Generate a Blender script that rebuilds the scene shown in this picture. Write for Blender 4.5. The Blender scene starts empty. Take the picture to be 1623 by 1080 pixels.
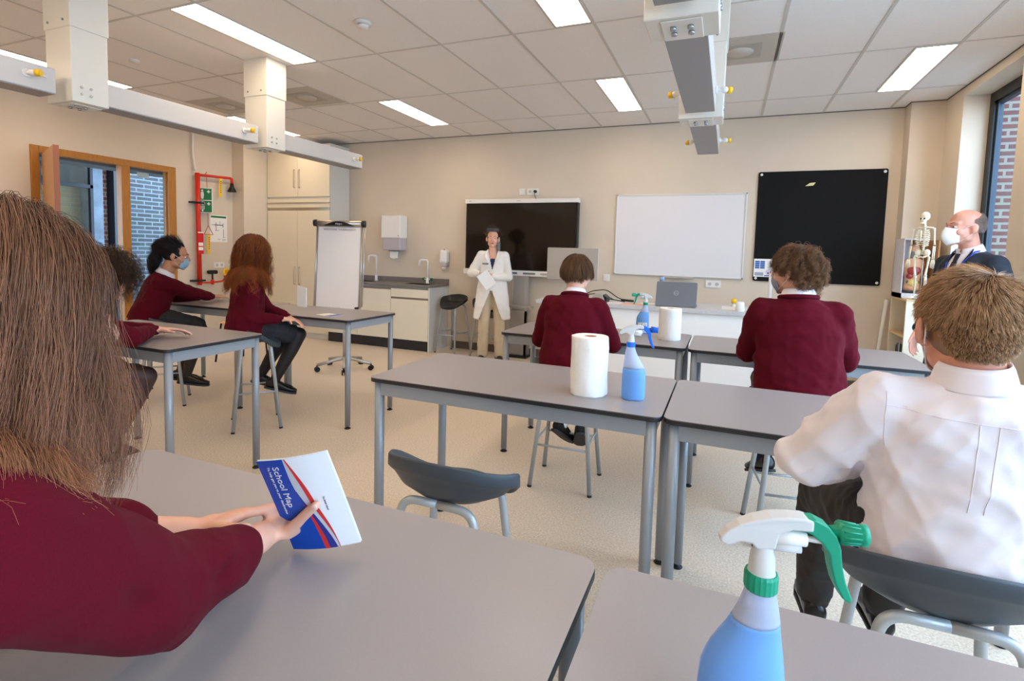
import bpy, bmesh, math, random
import numpy as np
from mathutils import Vector, Matrix
PI = math.pi
SC = bpy.context.scene
COL = SC.collection

# ------------------------------------------------------------------ camera
cam_d = bpy.data.cameras.new('camera'); cam = bpy.data.objects.new('camera', cam_d); COL.objects.link(cam)
F_PX, CY_PX, YAW, PITCH, ROLL = 830.3, 459.8, -0.38822, -0.07267, 0.02728
cam_d.sensor_fit = 'HORIZONTAL'; cam_d.sensor_width = 36.0
cam_d.lens = F_PX / 1623 * 36.0
cam_d.shift_y = -(540 - CY_PX) / 1623
cam_d.shift_x = 0.0
cam_d.clip_start = 0.02
def cam_basis():
    cy, sy, cp, sp = math.cos(YAW), math.sin(YAW), math.cos(PITCH), math.sin(PITCH)
    fwd = Vector((sy*cp, cy*cp, sp)); right = Vector((cy, -sy, 0)); up = right.cross(fwd)
    cr, sr = math.cos(ROLL), math.sin(ROLL)
    return right*cr + up*sr, -right*sr + up*cr, fwd
r_, u_, f_ = cam_basis()
M = Matrix((r_, u_, -f_)).transposed().to_4x4(); M.translation = Vector((0, 0, 1.375))
cam.matrix_world = M
SC.camera = cam

# ------------------------------------------------------------------ world + exposure
SC.view_settings.view_transform = 'Standard'
SC.view_settings.look = 'None'
SC.view_settings.exposure = -0.06
SC.view_settings.gamma = 1.0
SC.view_settings.use_curve_mapping = False
SC.cycles.max_bounces = 7
SC.cycles.diffuse_bounces = 4
SC.cycles.glossy_bounces = 3
SC.cycles.transmission_bounces = 6
SC.cycles.sample_clamp_indirect = 6.0
w = bpy.data.worlds.new('sky'); SC.world = w; w.use_nodes = True
bg = w.node_tree.nodes['Background']; bg.inputs['Color'].default_value = (0.60, 0.80, 1.0, 1); bg.inputs['Strength'].default_value = 11.0
LAMP_COL = (1.0, 0.78, 0.56); LAMP_STR = 15.0

# daylight enters by the window openings (portals only steer sampling)
def portal(loc, rot, sx, sy):
    l = bpy.data.lights.new('window_portal', 'AREA'); l.shape = 'RECTANGLE'; l.size = sx; l.size_y = sy
    l.cycles.is_portal = True
    o = bpy.data.objects.new('window_portal', l); COL.objects.link(o); o.location = loc; o.rotation_euler = rot

# ------------------------------------------------------------------ materials
def lin(c):
    return tuple(((v/255.0)/12.92 if v/255.0 <= 0.04045 else ((v/255.0+0.055)/1.055)**2.4) for v in c)
MATS = {}
def mat(name, rgb, rough=0.5, metal=0.0, noise=0.0, nscale=20.0, bump=0.0, bscale=60.0, bdist=0.002, sheen=0.0, spec=0.5,
        trans=0.0, alpha=1.0, emit=0.0, sss=0.0, srgb=True, stretch=(1, 1, 1), ior=1.45, fold=None):
    if name in MATS: return MATS[name]
    m = bpy.data.materials.new(name); m.use_nodes = True; nt = m.node_tree; N = nt.nodes; L = nt.links
    b = N['Principled BSDF']; c = lin(rgb) if srgb else rgb
    b.inputs['Base Color'].default_value = (*c, 1); b.inputs['Roughness'].default_value = rough
    b.inputs['Metallic'].default_value = metal; b.inputs['Specular IOR Level'].default_value = spec
    b.inputs['IOR'].default_value = ior
    if sheen: b.inputs['Sheen Weight'].default_value = sheen; b.inputs['Sheen Roughness'].default_value = 0.4; b.inputs['Sheen Tint'].default_value = (*[min(1, v*2+0.15) for v in c], 1)
    if trans: b.inputs['Transmission Weight'].default_value = trans
    if alpha < 1: b.inputs['Alpha'].default_value = alpha
    if sss: b.inputs['Subsurface Weight'].default_value = sss; b.inputs['Subsurface Radius'].default_value = (0.01, 0.004, 0.002); b.inputs['Subsurface Scale'].default_value = 0.6
    if emit: b.inputs['Emission Color'].default_value = (*c, 1); b.inputs['Emission Strength'].default_value = emit
    tc = N.new('ShaderNodeTexCoord'); mp = N.new('ShaderNodeMapping'); mp.inputs['Scale'].default_value = stretch
    L.new(tc.outputs['Object'], mp.inputs['Vector'])
    if noise:
        n = N.new('ShaderNodeTexNoise'); n.inputs['Scale'].default_value = nscale; n.inputs['Detail'].default_value = 5
        L.new(mp.outputs[0], n.inputs['Vector'])
        r = N.new('ShaderNodeValToRGB'); r.color_ramp.elements[0].position = 0.3; r.color_ramp.elements[1].position = 0.7
        r.color_ramp.elements[0].color = (*[v*(1-noise) for v in c], 1); r.color_ramp.elements[1].color = (*[min(1, v*(1+noise)) for v in c], 1)
        L.new(n.outputs['Fac'], r.inputs[0]); L.new(r.outputs[0], b.inputs['Base Color'])
    if bump:
        n2 = N.new('ShaderNodeTexNoise'); n2.inputs['Scale'].default_value = bscale; n2.inputs['Detail'].default_value = 4
        L.new(mp.outputs[0], n2.inputs['Vector'])
        bp_ = N.new('ShaderNodeBump'); bp_.inputs['Strength'].default_value = bump; bp_.inputs['Distance'].default_value = bdist
        L.new(n2.outputs['Fac'], bp_.inputs['Height']); L.new(bp_.outputs[0], b.inputs['Normal'])
        if fold:
            n3 = N.new('ShaderNodeTexNoise'); n3.noise_type = 'RIDGED_MULTIFRACTAL'; n3.inputs['Scale'].default_value = fold[0]; n3.inputs['Detail'].default_value = 1.5; n3.inputs['Distortion'].default_value = 0.8
            L.new(mp.outputs[0], n3.inputs['Vector']); b3 = N.new('ShaderNodeBump'); b3.inputs['Strength'].default_value = 0.8; b3.inputs['Distance'].default_value = fold[1]
            L.new(n3.outputs['Fac'], b3.inputs['Height']); L.new(b3.outputs[0], bp_.inputs['Normal'])
    MATS[name] = m
    return m
def brick_mat(name, c1, c2, mortar, sx, plane, bw=0.21, bh=0.06, ms=0.012, rough=0.85):
    m = bpy.data.materials.new(name); m.use_nodes = True; nt = m.node_tree; N = nt.nodes; L = nt.links
    b = N['Principled BSDF']; b.inputs['Roughness'].default_value = rough
    tc = N.new('ShaderNodeTexCoord'); sp = N.new('ShaderNodeSeparateXYZ'); cb = N.new('ShaderNodeCombineXYZ')
    L.new(tc.outputs['Object'], sp.inputs[0]); L.new(sp.outputs['Y' if plane == 'yz' else 'X'], cb.inputs[0]); L.new(sp.outputs['Z'], cb.inputs[1])
    br = N.new('ShaderNodeTexBrick'); br.inputs['Scale'].default_value = 1.0; br.inputs['Brick Width'].default_value = bw; br.inputs['Row Height'].default_value = bh
    br.inputs['Mortar Size'].default_value = ms; br.inputs['Color1'].default_value = (*lin(c1), 1); br.inputs['Color2'].default_value = (*lin(c2), 1); br.inputs['Mortar'].default_value = (*lin(mortar), 1)
    br.inputs['Bias'].default_value = -0.1; br.inputs['Mortar Smooth'].default_value = 0.15
    L.new(cb.outputs[0], br.inputs['Vector'])
    n = N.new('ShaderNodeTexNoise'); n.inputs['Scale'].default_value = 9; n.inputs['Detail'].default_value = 6; L.new(cb.outputs[0], n.inputs['Vector'])
    mx = N.new('ShaderNodeMix'); mx.data_type = 'RGBA'; mx.blend_type = 'MULTIPLY'; mx.inputs[0].default_value = 0.35
    L.new(br.outputs['Color'], mx.inputs[6]); L.new(n.outputs['Color'], mx.inputs[7]); L.new(mx.outputs[2], b.inputs['Base Color'])
    bp_ = N.new('ShaderNodeBump'); bp_.inputs['Distance'].default_value = 0.01; bp_.invert = True; L.new(br.outputs['Fac'], bp_.inputs['Height']); L.new(bp_.outputs[0], b.inputs['Normal'])
    return m
def emis(name, rgb, s):
    m = bpy.data.materials.new(name); m.use_nodes = True; nt = m.node_tree; nt.nodes.clear()
    e = nt.nodes.new('ShaderNodeEmission'); e.inputs[0].default_value = (*rgb, 1); e.inputs[1].default_value = s
    o = nt.nodes.new('ShaderNodeOutputMaterial'); nt.links.new(e.outputs[0], o.inputs[0]); return m
def hair_mat(name, dark, light, rough=0.45):
    m = bpy.data.materials.new(name); m.use_nodes = True; nt = m.node_tree; N = nt.nodes; L = nt.links
    b = N['Principled BSDF']; b.inputs['Roughness'].default_value = rough; b.inputs['Specular IOR Level'].default_value = 0.35
    a = N.new('ShaderNodeAttribute'); a.attribute_name = 'strand'
    r = N.new('ShaderNodeValToRGB'); r.color_ramp.elements[0].color = (*lin(dark), 1); r.color_ramp.elements[1].color = (*lin(light), 1)
    L.new(a.outputs['Fac'], r.inputs[0]); L.new(r.outputs[0], b.inputs['Base Color']); return m

m_wall = mat('wall_paint', (216, 202, 183), 0.75, noise=0.02, nscale=3, bump=0.25, bscale=350, bdist=0.0006)
m_ceil = mat('ceiling_tile', (240, 236, 233), 0.9, noise=0.03, nscale=160, bump=0.2, bscale=300, bdist=0.0005)
m_grid = mat('ceiling_grid_metal', (206, 200, 194), 0.5)
m_gap = mat('painted_shadow_gap', (112, 104, 96), 0.9)
m_floor = mat('speckled_vinyl', (222, 206, 186), 0.42, noise=0.22, nscale=110, bump=0.05, bscale=200, spec=0.4)
m_base = mat('dark_skirting', (105, 92, 82), 0.6)
m_plinth = mat('black_plinth', (38, 30, 26), 0.55)
m_lam = mat('table_laminate', (151, 143, 141), 0.36, noise=0.02, nscale=300, bump=0.06, bscale=900, bdist=0.0003, spec=0.5)
m_edge = mat('table_edge', (38, 37, 39), 0.4)
m_steel = mat('grey_powder_steel', (150, 156, 162), 0.38, metal=0.25)
m_stool = mat('stool_frame', (176, 182, 186), 0.35, metal=0.3)
m_foot = mat('black_foot', (22, 22, 24), 0.5)
m_seat = mat('stool_seat', (60, 68, 76), 0.45, bump=0.15, bscale=500, bdist=0.0003)
m_seatk = mat('stool_seat_black', (30, 29, 29), 0.45, bump=0.15, bscale=500, bdist=0.0003)
m_white = mat('white_plastic', (232, 230, 226), 0.35)
m_wmetal = mat('white_enamel_steel', (226, 222, 212), 0.3)
m_beamu = mat('boom_cover_grey', (150, 148, 148), 0.45, metal=0.1)
m_yel = mat('yellow_plastic', (240, 190, 20), 0.4)
m_bolt = mat('zinc_bolt', (170, 175, 180), 0.25, metal=0.9)
m_cab = mat('cream_laminate', (232, 222, 200), 0.5, noise=0.015, nscale=4)
m_cabside = mat('pale_grey_laminate', (214, 212, 204), 0.5)
m_handle = mat('brushed_handle', (190, 178, 158), 0.3, metal=0.8)
m_ctop = mat('counter_grey', (120, 112, 108), 0.35, noise=0.08, nscale=90)
m_wood = mat('oak_frame', (176, 118, 52), 0.45, noise=0.12, nscale=14, stretch=(8, 8, 0.6))
m_leaf = mat('door_leaf_wood', (214, 164, 118), 0.5, noise=0.08, nscale=14, stretch=(8, 8, 0.6))
m_leafe = mat('door_leaf_edge', (166, 104, 72), 0.5)
m_red = mat('red_pipe', (205, 42, 22), 0.35)
m_green = mat('sign_green', (12, 110, 62), 0.5)
m_paper = mat('paper', (240, 238, 234), 0.7)
m_ink = mat('ink', (45, 45, 52), 0.7)
m_greyink = mat('grey_ink', (120, 122, 124), 0.7)
m_black = mat('black_plastic', (20, 19, 20), 0.4)
m_felt = mat('black_felt', (9, 9, 11), 0.95, noise=0.25, nscale=60, bump=0.4, bscale=400)
m_alu = mat('brushed_aluminium', (190, 186, 180), 0.32, metal=0.7, noise=0.04, nscale=40, stretch=(20, 20, 0.5))
m_screen = mat('dark_screen', (26, 17, 12), 0.12, spec=0.5)
m_wb = mat('whiteboard', (226, 224, 226), 0.22)
m_frame = mat('anthracite_frame', (26, 27, 30), 0.4)
m_framel = mat('steel_blue_frame', (40, 54, 70), 0.4)
m_silver = mat('silver_shell', (186, 180, 172), 0.35, metal=0.5)
m_lap = mat('laptop_grey', (112, 114, 120), 0.4, metal=0.4)
m_lapl = mat('laptop_logo', (185, 188, 192), 0.3, metal=0.6)
m_desk = mat('desk_top_grey', (196, 194, 194), 0.4, noise=0.1, nscale=120, stretch=(0.3, 1, 1))
m_deskf = mat('desk_front_white', (240, 238, 234), 0.45)
m_birch = mat('birch_ply', (224, 190, 142), 0.5, noise=0.06, nscale=12, stretch=(1, 1, 6))
m_birchl = mat('pale_birch_panel', (238, 226, 200), 0.5, noise=0.04, nscale=12, stretch=(1, 1, 0.3))
m_card = mat('cardboard', (176, 128, 82), 0.8)
m_bone = mat('bone', (240, 232, 208), 0.5)
m_glass = None
def glass(name, tint=(0.9, 0.95, 1.0)):
    m = bpy.data.materials.new(name); m.use_nodes = True; nt = m.node_tree; nt.nodes.clear(); N = nt.nodes; L = nt.links
    t = N.new('ShaderNodeBsdfTransparent'); t.inputs[0].default_value = (*tint, 1); g = N.new('ShaderNodeBsdfGlossy'); g.inputs['Roughness'].default_value = 0.02
    mx = N.new('ShaderNodeMixShader'); o = N.new('ShaderNodeOutputMaterial')
    mx.inputs[0].default_value = 0.05; L.new(t.outputs[0], mx.inputs[1]); L.new(g.outputs[0], mx.inputs[2]); L.new(mx.outputs[0], o.inputs[0]); return m
m_glass = glass('window_glass')
m_glasst = glass('corridor_glass', (0.8, 0.86, 0.9))

# ------------------------------------------------------------------ mesh helpers
def NB(): return bmesh.new()
def box(bm, x0, x1, y0, y1, z0, z1, mi=0):
    vs = [bm.verts.new((x, y, z)) for z in (z0, z1) for y in (y0, y1) for x in (x0, x1)]
    for f in ((0, 2, 3, 1), (4, 5, 7, 6), (0, 1, 5, 4), (2, 6, 7, 3), (0, 4, 6, 2), (1, 3, 7, 5)):
        bm.faces.new([vs[i] for i in f]).material_index = mi
    return vs
def obox(bm, c, ax, ay, az, hx, hy, hz, mi=0):
    c = Vector(c); ax, ay, az = Vector(ax).normalized(), Vector(ay).normalized(), Vector(az).normalized()
    vs = [bm.verts.new(c + ax*hx*i + ay*hy*j + az*hz*k) for k in (-1, 1) for j in (-1, 1) for i in (-1, 1)]
    for f in ((0, 2, 3, 1), (4, 5, 7, 6), (0, 1, 5, 4), (2, 6, 7, 3), (0, 4, 6, 2), (1, 3, 7, 5)):
        bm.faces.new([vs[i] for i in f]).material_index = mi
def perp(d):
    d = Vector(d).normalized(); a = Vector((0, 0, 1)) if abs(d.z) < 0.9 else Vector((1, 0, 0))
    x = d.cross(a).normalized(); return x, x.cross(d).normalized()
def tube(bm, pts, r, seg=12, mi=0, caps=True):
    pts = [Vector(p) for p in pts]; n = len(pts); rs = r if isinstance(r, (list, tuple)) else [r]*n
    rings = []; x, y = perp(pts[1]-pts[0])
    for i, p in enumerate(pts):
        d = (pts[min(i+1, n-1)] - pts[max(i-1, 0)]).normalized()
        x = (x - d*x.dot(d)).normalized(); y = d.cross(x)
        rings.append([bm.verts.new(p + (x*math.cos(2*PI*k/seg) + y*math.sin(2*PI*k/seg))*rs[i]) for k in range(seg)])
    for a, b in zip(rings, rings[1:]):
        for k in range(seg): 
            f = bm.faces.new((a[k], a[(k+1) % seg], b[(k+1) % seg], b[k])); f.material_index = mi; f.smooth = True
    if caps:
        bm.faces.new(list(reversed(rings[0]))).material_index = mi; bm.faces.new(rings[-1]).material_index = mi
def bend(pts, rad, seg=5):
    """round the inner corners of a polyline"""
    pts = [Vector(p) for p in pts]; out = [pts[0]]
    for a, b, c in zip(pts, pts[1:], pts[2:]):
        d1 = (a-b); d2 = (c-b); r = min(rad, d1.length*0.48, d2.length*0.48); p = b+d1.normalized()*r; q = b+d2.normalized()*r
        for k in range(seg+1):
            t = k/seg; out.append(p*(1-t)**2 + b*2*t*(1-t) + q*t*t)
    out.append(pts[-1]); return out
def lathe(bm, prof, c=(0, 0, 0), seg=32, sx=1.0, sy=1.0, mi=0, off=None):
    rings = []
    for i, (r, z) in enumerate(prof):
        ox = off[i] if off else 0
        rings.append([bm.verts.new((c[0]+ox+max(r, 1e-5)*sx*math.cos(2*PI*k/seg), c[1]+max(r, 1e-5)*sy*math.sin(2*PI*k/seg), c[2]+z)) for k in range(seg)])
    for a, b in zip(rings, rings[1:]):
        for k in range(seg):
            f = bm.faces.new((a[k], a[(k+1) % seg], b[(k+1) % seg], b[k])); f.material_index = mi; f.smooth = True
    bm.faces.new(list(reversed(rings[0]))).material_index = mi; bm.faces.new(rings[-1]).material_index = mi
def ellip(bm, c, r, fr=None, seg=20, rg=12, mi=0):
    c = Vector(c); X, Y, Z = fr if fr else (Vector((1, 0, 0)), Vector((0, 1, 0)), Vector((0, 0, 1)))
    X, Y, Z = Vector(X), Vector(Y), Vector(Z); rings = []
    top = bm.verts.new(c+Z*r[2]); bot = bm.verts.new(c-Z*r[2])
    for i in range(1, rg):
        a = PI*i/rg
        rings.append([bm.verts.new(c + X*r[0]*math.sin(a)*math.cos(2*PI*k/seg) + Y*r[1]*math.sin(a)*math.sin(2*PI*k/seg) + Z*r[2]*math.cos(a)) for k in range(seg)])
    for k in range(seg):
        bm.faces.new((top, rings[0][k], rings[0][(k+1) % seg])); bm.faces.new((bot, rings[-1][(k+1) % seg], rings[-1][k]))
    for a, b in zip(rings, rings[1:]):
        for k in range(seg): bm.faces.new((a[k], b[k], b[(k+1) % seg], a[(k+1) % seg]))
    for f in bm.faces:
        if top in f.verts or True: pass
def prism(bm, pts2, fn, t0, t1, mi=0):
    a = [bm.verts.new(fn(p[0], p[1], t0)) for p in pts2]; b = [bm.verts.new(fn(p[0], p[1], t1)) for p in pts2]; n = len(pts2)
    bm.faces.new(a).material_index = mi; bm.faces.new(list(reversed(b))).material_index = mi
    for i in range(n): bm.faces.new((a[i], b[i], b[(i+1) % n], a[(i+1) % n])).material_index = mi
def rrect(w, h, r, n=5):
    out = []
    for cx, cy, a0 in ((w/2-r, h/2-r, 0), (-w/2+r, h/2-r, PI/2), (-w/2+r, -h/2+r, PI), (w/2-r, -h/2+r, 1.5*PI)):
        for k in range(n+1): out.append((cx+r*math.cos(a0+PI/2*k/n), cy+r*math.sin(a0+PI/2*k/n)))
    return out

def base_loc(parent):
    v = Vector((0, 0, 0))
    while parent is not None: v = v + parent.location; parent = parent.parent
    return v
def mk(name, bm, mats, parent=None, bevel=0.0, smooth=False, recalc=True, loc=None, seg=2):
    if recalc: bmesh.ops.recalc_face_normals(bm, faces=bm.faces)
    me = bpy.data.meshes.new(name)
    o = bpy.data.objects.new(name, me)
    off = base_loc(parent)
    if loc is not None: off = off + (Vector(loc) - off); 
    if off.length > 0: bmesh.ops.translate(bm, verts=bm.verts, vec=-off)
    if smooth:
        for f in bm.faces: f.smooth = True
    bm.to_mesh(me); bm.free()
    for m in (mats if isinstance(mats, (list, tuple)) else [mats]): me.materials.append(m)
    COL.objects.link(o)
    if parent is not None:
        o.parent = parent
        if loc is not None: o.location = Vector(loc) - base_loc(parent)
    elif loc is not None: o.location = loc
    if bevel:
        b = o.modifiers.new('bevel', 'BEVEL'); b.width = bevel; b.segments = seg; b.limit_method = 'ANGLE'; b.angle_limit = 0.7
    return o
def tag(o, label, cat, group=None, kind=None):
    o['label'] = label; o['category'] = cat
    if group: o['group'] = group
    if kind: o['kind'] = kind
    return o
def thing(name, loc, label, cat, group=None):
    o = bpy.data.objects.new(name, None); COL.objects.link(o); o.location = loc; o.empty_display_size = 0.1
    return tag(o, label, cat, group)
def struct(name, bm, m, bevel=0.0, parent=None):
    o = mk(name, bm, m, parent, bevel)
    if parent is None: o['kind'] = 'structure'
    return o
def copy_tree(o, parent=None):
    c = o.copy(); COL.objects.link(c)
    if parent is not None: c.parent = parent
    for ch in list(o.children): copy_tree(ch, c)
    return c
def dup(root, loc, rz, label):
    c = copy_tree(root); c.location = loc; c.rotation_euler = (0, 0, rz); c['label'] = label; return c
def text_bm(txt, size, fn, extrude=0.0004, align='LEFT', sx=1.0):
    cu = bpy.data.curves.new('t', 'FONT'); cu.body = txt; cu.size = size; cu.align_x = align; cu.extrude = extrude; cu.resolution_u = 3
    o = bpy.data.objects.new('t', cu); COL.objects.link(o); dg = bpy.context.evaluated_depsgraph_get()
    me = bpy.data.meshes.new_from_object(o.evaluated_get(dg)); bm = bmesh.new(); bm.from_mesh(me)
    bpy.data.objects.remove(o); bpy.data.curves.remove(cu); bpy.data.meshes.remove(me)
    for v in bm.verts: v.co = fn(v.co.x*sx, v.co.y, v.co.z)
    return bm

# ================================================================== SETTING
XL, XR, YB, YF, ZC = -6.8, 1.86, 6.49, -3.0, 2.94
b = NB(); box(b, XL-0.2, XR+0.35, YF, YB+0.2, -0.1, 0); struct('floor', b, m_floor)
b = NB(); box(b, XL-0.2, XR+0.35, YF, YB+0.2, ZC, ZC+0.1); struct('ceiling', b, m_ceil)
GX0, GDX, GY0, GDY = -2.7, 0.5925, 3.592, 1.12
b = NB()
for i in range(-7, 9):
    x = GX0 + i*GDX
    if XL < x < XR: box(b, x-0.011, x+0.011, YF, YB, ZC-0.004, ZC+0.001)
for j in range(-6, 3):
    y = GY0 + j*GDY; box(b, XL, XR, y-0.008, y+0.008, ZC-0.0035, ZC+0.001)
for x in (-4.772, -2.402, -0.032+1.19-1.19): pass
struct('trim_1', b, m_grid)
b = NB(); box(b, XL-0.2, XR+0.35, YB, YB+0.2, 0, ZC); struct('wall_back', b, m_wall)
b = NB(); box(b, XL-0.2, XR+0.35, YF-0.2, YF, 0, ZC); struct('wall_front', b, m_wall)
D0, D1, DH = 3.215, 4.775, 2.36       # door + side light opening in the left wall
b = NB()
box(b, XL-0.2, XL, YF, D0, 0, ZC); box(b, XL-0.2, XL, D1, YB, 0, ZC); box(b, XL-0.2, XL, D0, D1, DH, ZC)
box(b, XL, -6.57, 5.64, YB, 0, ZC)
struct('wall_left', b, m_wall)
b = NB()
W1 = (4.88, 5.90, 0.5, 2.86); W2 = (0.3, 3.9, 0.5, 2.86); W3 = (-2.6, -0.2, 0.5, 2.86)
ys = [YF, W3[0], W3[1], W2[0], W2[1], W1[0], W1[1], YB]
for k in range(0, 8, 2): box(b, XR, XR+0.27, ys[k], ys[k+1], 0, ZC)
for W in (W1, W2, W3): box(b, XR, XR+0.27, W[0], W[1], 0, W[2]); box(b, XR, XR+0.27, W[0], W[1], W[3], ZC)
box(b, 1.58, XR, 6.30, YB, 0, ZC)
struct('wall_right', b, m_wall)
b = NB()
box(b, XL, XR, YB-0.006, YB-0.001, ZC-0.009, ZC-0.001); box(b, XL+0.001, XL+0.006, YF, YB, ZC-0.009, ZC-0.001); box(b, XR-0.006, XR-0.001, YF, YB, ZC-0.009, ZC-0.001)
box(b, 1.57, XR, 6.293, 6.299, ZC-0.009, ZC-0.001); box(b, 1.573, 1.579, 6.293, YB, ZC-0.009, ZC-0.001)
struct('trim_2', b, m_gap)  # dark strip colours in the shade of the gap below the ceiling
b = NB(); box(b, -3.56, 1.58, YB-0.014, YB, 0, 0.10); struct('baseboard_back', b, m_base)
b = NB(); box(b, XL, XL+0.014, YF, D0, 0, 0.10); box(b, XL, XL+0.014, D1, 5.64, 0, 0.10); struct('baseboard_left', b, m_base)
b = NB(); box(b, XR-0.014, XR, YF, 6.30, 0, 0.10); struct('baseboard_right', b, m_base)
# windows in the right wall
for n, W in enumerate((W1, W2, W3)):
    b = NB(); y0, y1, z0, z1 = W; X0, X1 = 2.045, 2.115; t = 0.085
    box(b, X0, X1, y0, y1, z0, z0+t); box(b, X0, X1, y0, y1, z1-t, z1); box(b, X0, X1, y0, y0+t, z0+t, z1-t); box(b, X0, X1, y1-t, y1, z0+t, z1-t)
    if y1-y0 > 2: ym = (y0+y1)/2; box(b, X0, X1, ym-t/2, ym+t/2, z0+t, z1-t)
    wf = struct('window_%d' % (n+1), b, m_frame, 0.003)
    b = NB(); t2 = 0.112
    box(b, X0+0.02, X1-0.01, y0+t, y0+t2, z0+t, z1-t); box(b, X0+0.02, X1-0.01, y1-t2, y1-t, z0+t, z1-t)
    box(b, X0+0.02, X1-0.01, y0+t, y1-t, z0+t, z0+t2); box(b, X0+0.02, X1-0.01, y0+t, y1-t, z1-t2, z1-t)
    mk('sash', b, m_framel, wf, 0.002)
    b = NB(); box(b, X0+0.035, X0+0.041, y0+t2, y1-t2, z0+t2, z1-t2); mk('pane', b, m_glass, wf)
    b = NB(); box(b, XR-0.06, X0, y0+0.002, y1-0.002, z0-0.028, z0+0.002); mk('sill', b, m_white, wf, 0.004)
    portal((2.30, (y0+y1)/2, (z0+z1)/2), (0, PI/2, 0), z1-z0, y1-y0)
b = NB(); box(b, XR+0.275, 5.5, 5.93, 6.5, -0.5, 5.0)
o = mk('brick_wing', b, brick_mat('red_brick', (112, 60, 54), (92, 56, 54), (138, 128, 116), 1, 'xz', 0.22, 0.058, 0.013)); tag(o, 'red brick outside wall with thick pale mortar seen through the right window', 'brick wall')
b = NB(); box(b, XR+0.36, 14, -6, 14, -0.7, -0.5); tag(mk('paving', b, mat('paving', (150, 146, 140), 0.9, noise=0.1)), 'pale paving outside the right windows', 'ground', kind='structure')

# door + side light (left wall)
FW = 0.075
b = NB(); box(b, XL-0.08, XL+0.02, D0, D0+FW, 0, DH); box(b, XL-0.08, XL+0.02, D0+FW, D1-0.10, DH-FW, DH); box(b, XL-0.08, XL+0.02, D1-0.10, D1, 0, DH)
box(b, XL-0.08, XL+0.02, 4.10, 4.20, 0, DH-FW)
fr = struct('door_1', b, m_wood, 0.004)
b = NB()
ang = math.radians(-20.5)   # leaf swung far into the room
hx, hy = XL+0.03, D0+FW+0.02
dx, dy = math.cos(ang), math.sin(ang)
obox(b, (hx+dx*0.42, hy+dy*0.42+0.02, 1.14), (dx, dy, 0), (-dy, dx, 0), (0, 0, 1), 0.42, 0.022, 1.135)
lf = mk('door_leaf', b, m_leaf, fr, 0.002)
b = NB(); obox(b, (hx+dx*0.842, hy+dy*0.842+0.02, 1.14), (dx, dy, 0), (-dy, dx, 0), (0, 0, 1), 0.003, 0.0225, 1.135); mk('edge_band', b, m_leafe, lf)
b = NB(); tube(b, bend([(hx+dx*0.77, hy-0.01, 1.05), (hx+dx*0.77, hy-0.06, 1.05), (hx+dx*0.66, hy-0.06, 1.05)], 0.015), 0.009); mk('door_handle', b, m_handle, lf)
for z in (0.35, 1.9, 2.1):
    b = NB(); tube(b, [(XL+0.028, hy-0.004, z-0.05), (XL+0.028, hy-0.004, z+0.05)], 0.009); mk('hinge', b, m_handle, fr)
b = NB(); box(b, XL-0.05, XL-0.042, 4.20, D1-0.10, 0.06, DH-FW); mk('side_pane', b, m_glasst, fr)
b = NB(); box(b, XL-0.07, XL-0.02, 4.20, 4.215, 0.05, DH-FW); box(b, XL-0.07, XL-0.02, D1-0.115, D1-0.10, 0.05, DH-FW); box(b, XL-0.07, XL-0.02, 4.2, D1-0.1, 0, 0.06); mk('glazing_bead', b, m_wood, fr)
# corridor / yard beyond the door
b = NB(); box(b, -13, XL-0.2, 1.0, 10, -0.1, 0); struct('floor_yard', b, mat('yard_floor', (70, 68, 66), 0.7, noise=0.1))
b = NB(); box(b, -9.9, -7.0, 1.0, 5.6, 2.78, 2.95); struct('ceiling_daylight_block', b, m_ceil)  # unseen roof added to keep sky light off the door frame
b = NB(); box(b, -9.9, -7.0, 1.0, 1.2, 0, 2.78); struct('wall_daylight_block', b, m_wall)  # unseen end wall added to stop low daylight reaching the doorway
t = thing('corridor_light', (-8.3, 4.0, 2.78), 'glowing ceiling light in the corridor beyond the open doorway', 'ceiling light')
b = NB(); box(b, -8.6, -8.0, 3.85, 4.15, 2.765, 2.779); mk('frame', b, m_grid, t)
b = NB(); box(b, -8.58, -8.02, 3.87, 4.13, 2.760, 2.766); mk('diffuser', b, emis('corridor_diffuser', (1.0, 0.85, 0.65), 10.0), t)
m_bg = brick_mat('grey_brick', (66, 70, 76), (88, 92, 96), (140, 146, 150), 1, 'yz', 0.26, 0.072, 0.011)
m_by = brick_mat('yellow_brick', (176, 150, 96), (160, 134, 84), (170, 156, 124), 1, 'yz', 0.24, 0.07, 0.008)
m_br = brick_mat('rose_brick', (170, 96, 84), (150, 84, 78), (196, 180, 170), 1, 'yz', 0.2, 0.07, 0.012)
b = NB(); box(b, -9.8, -9.5, 5.75, 9.0, 0, 5); tag(mk('grey_brick_wall', b, m_bg), 'grey brick yard wall seen through the side pane of the wooden door frame', 'brick wall')
b = NB(); box(b, -9.85, -9.6, 3.0, 5.19, 0, 2.5); tag(mk('yellow_brick_wall', b, m_by), 'yellow brick corridor wall seen through the open doorway', 'brick wall')
b = NB(); box(b, -9.8, -9.52, 5.405, 5.525, 0, 4); tag(mk('rose_brick_strip', b, m_br), 'narrow strip of rose brick between pale column and dark post, through the doorway', 'brick wall')
b = NB(); box(b, -9.7, -9.40, 5.20, 5.40, 0, 4); tag(mk('concrete_column', b, mat('pale_blue_paint', (104, 120, 138), 0.7, noise=0.25, nscale=5), None, 0.005), 'pale blue weathered column seen through the open doorway', 'column')
b = NB(); box(b, -9.6, -9.35, 5.53, 5.77, 0, 4); tag(mk('dark_post', b, mat('blue_black_paint', (26, 38, 50), 0.35), None, 0.005), 'blue-black steel post at the right side of the doorway view', 'post')
g = thing('glazed_partition', (-9.2, 4.9, 0), 'dark steel glazed partition with yellow brick room behind, through the doorway', 'partition')
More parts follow.
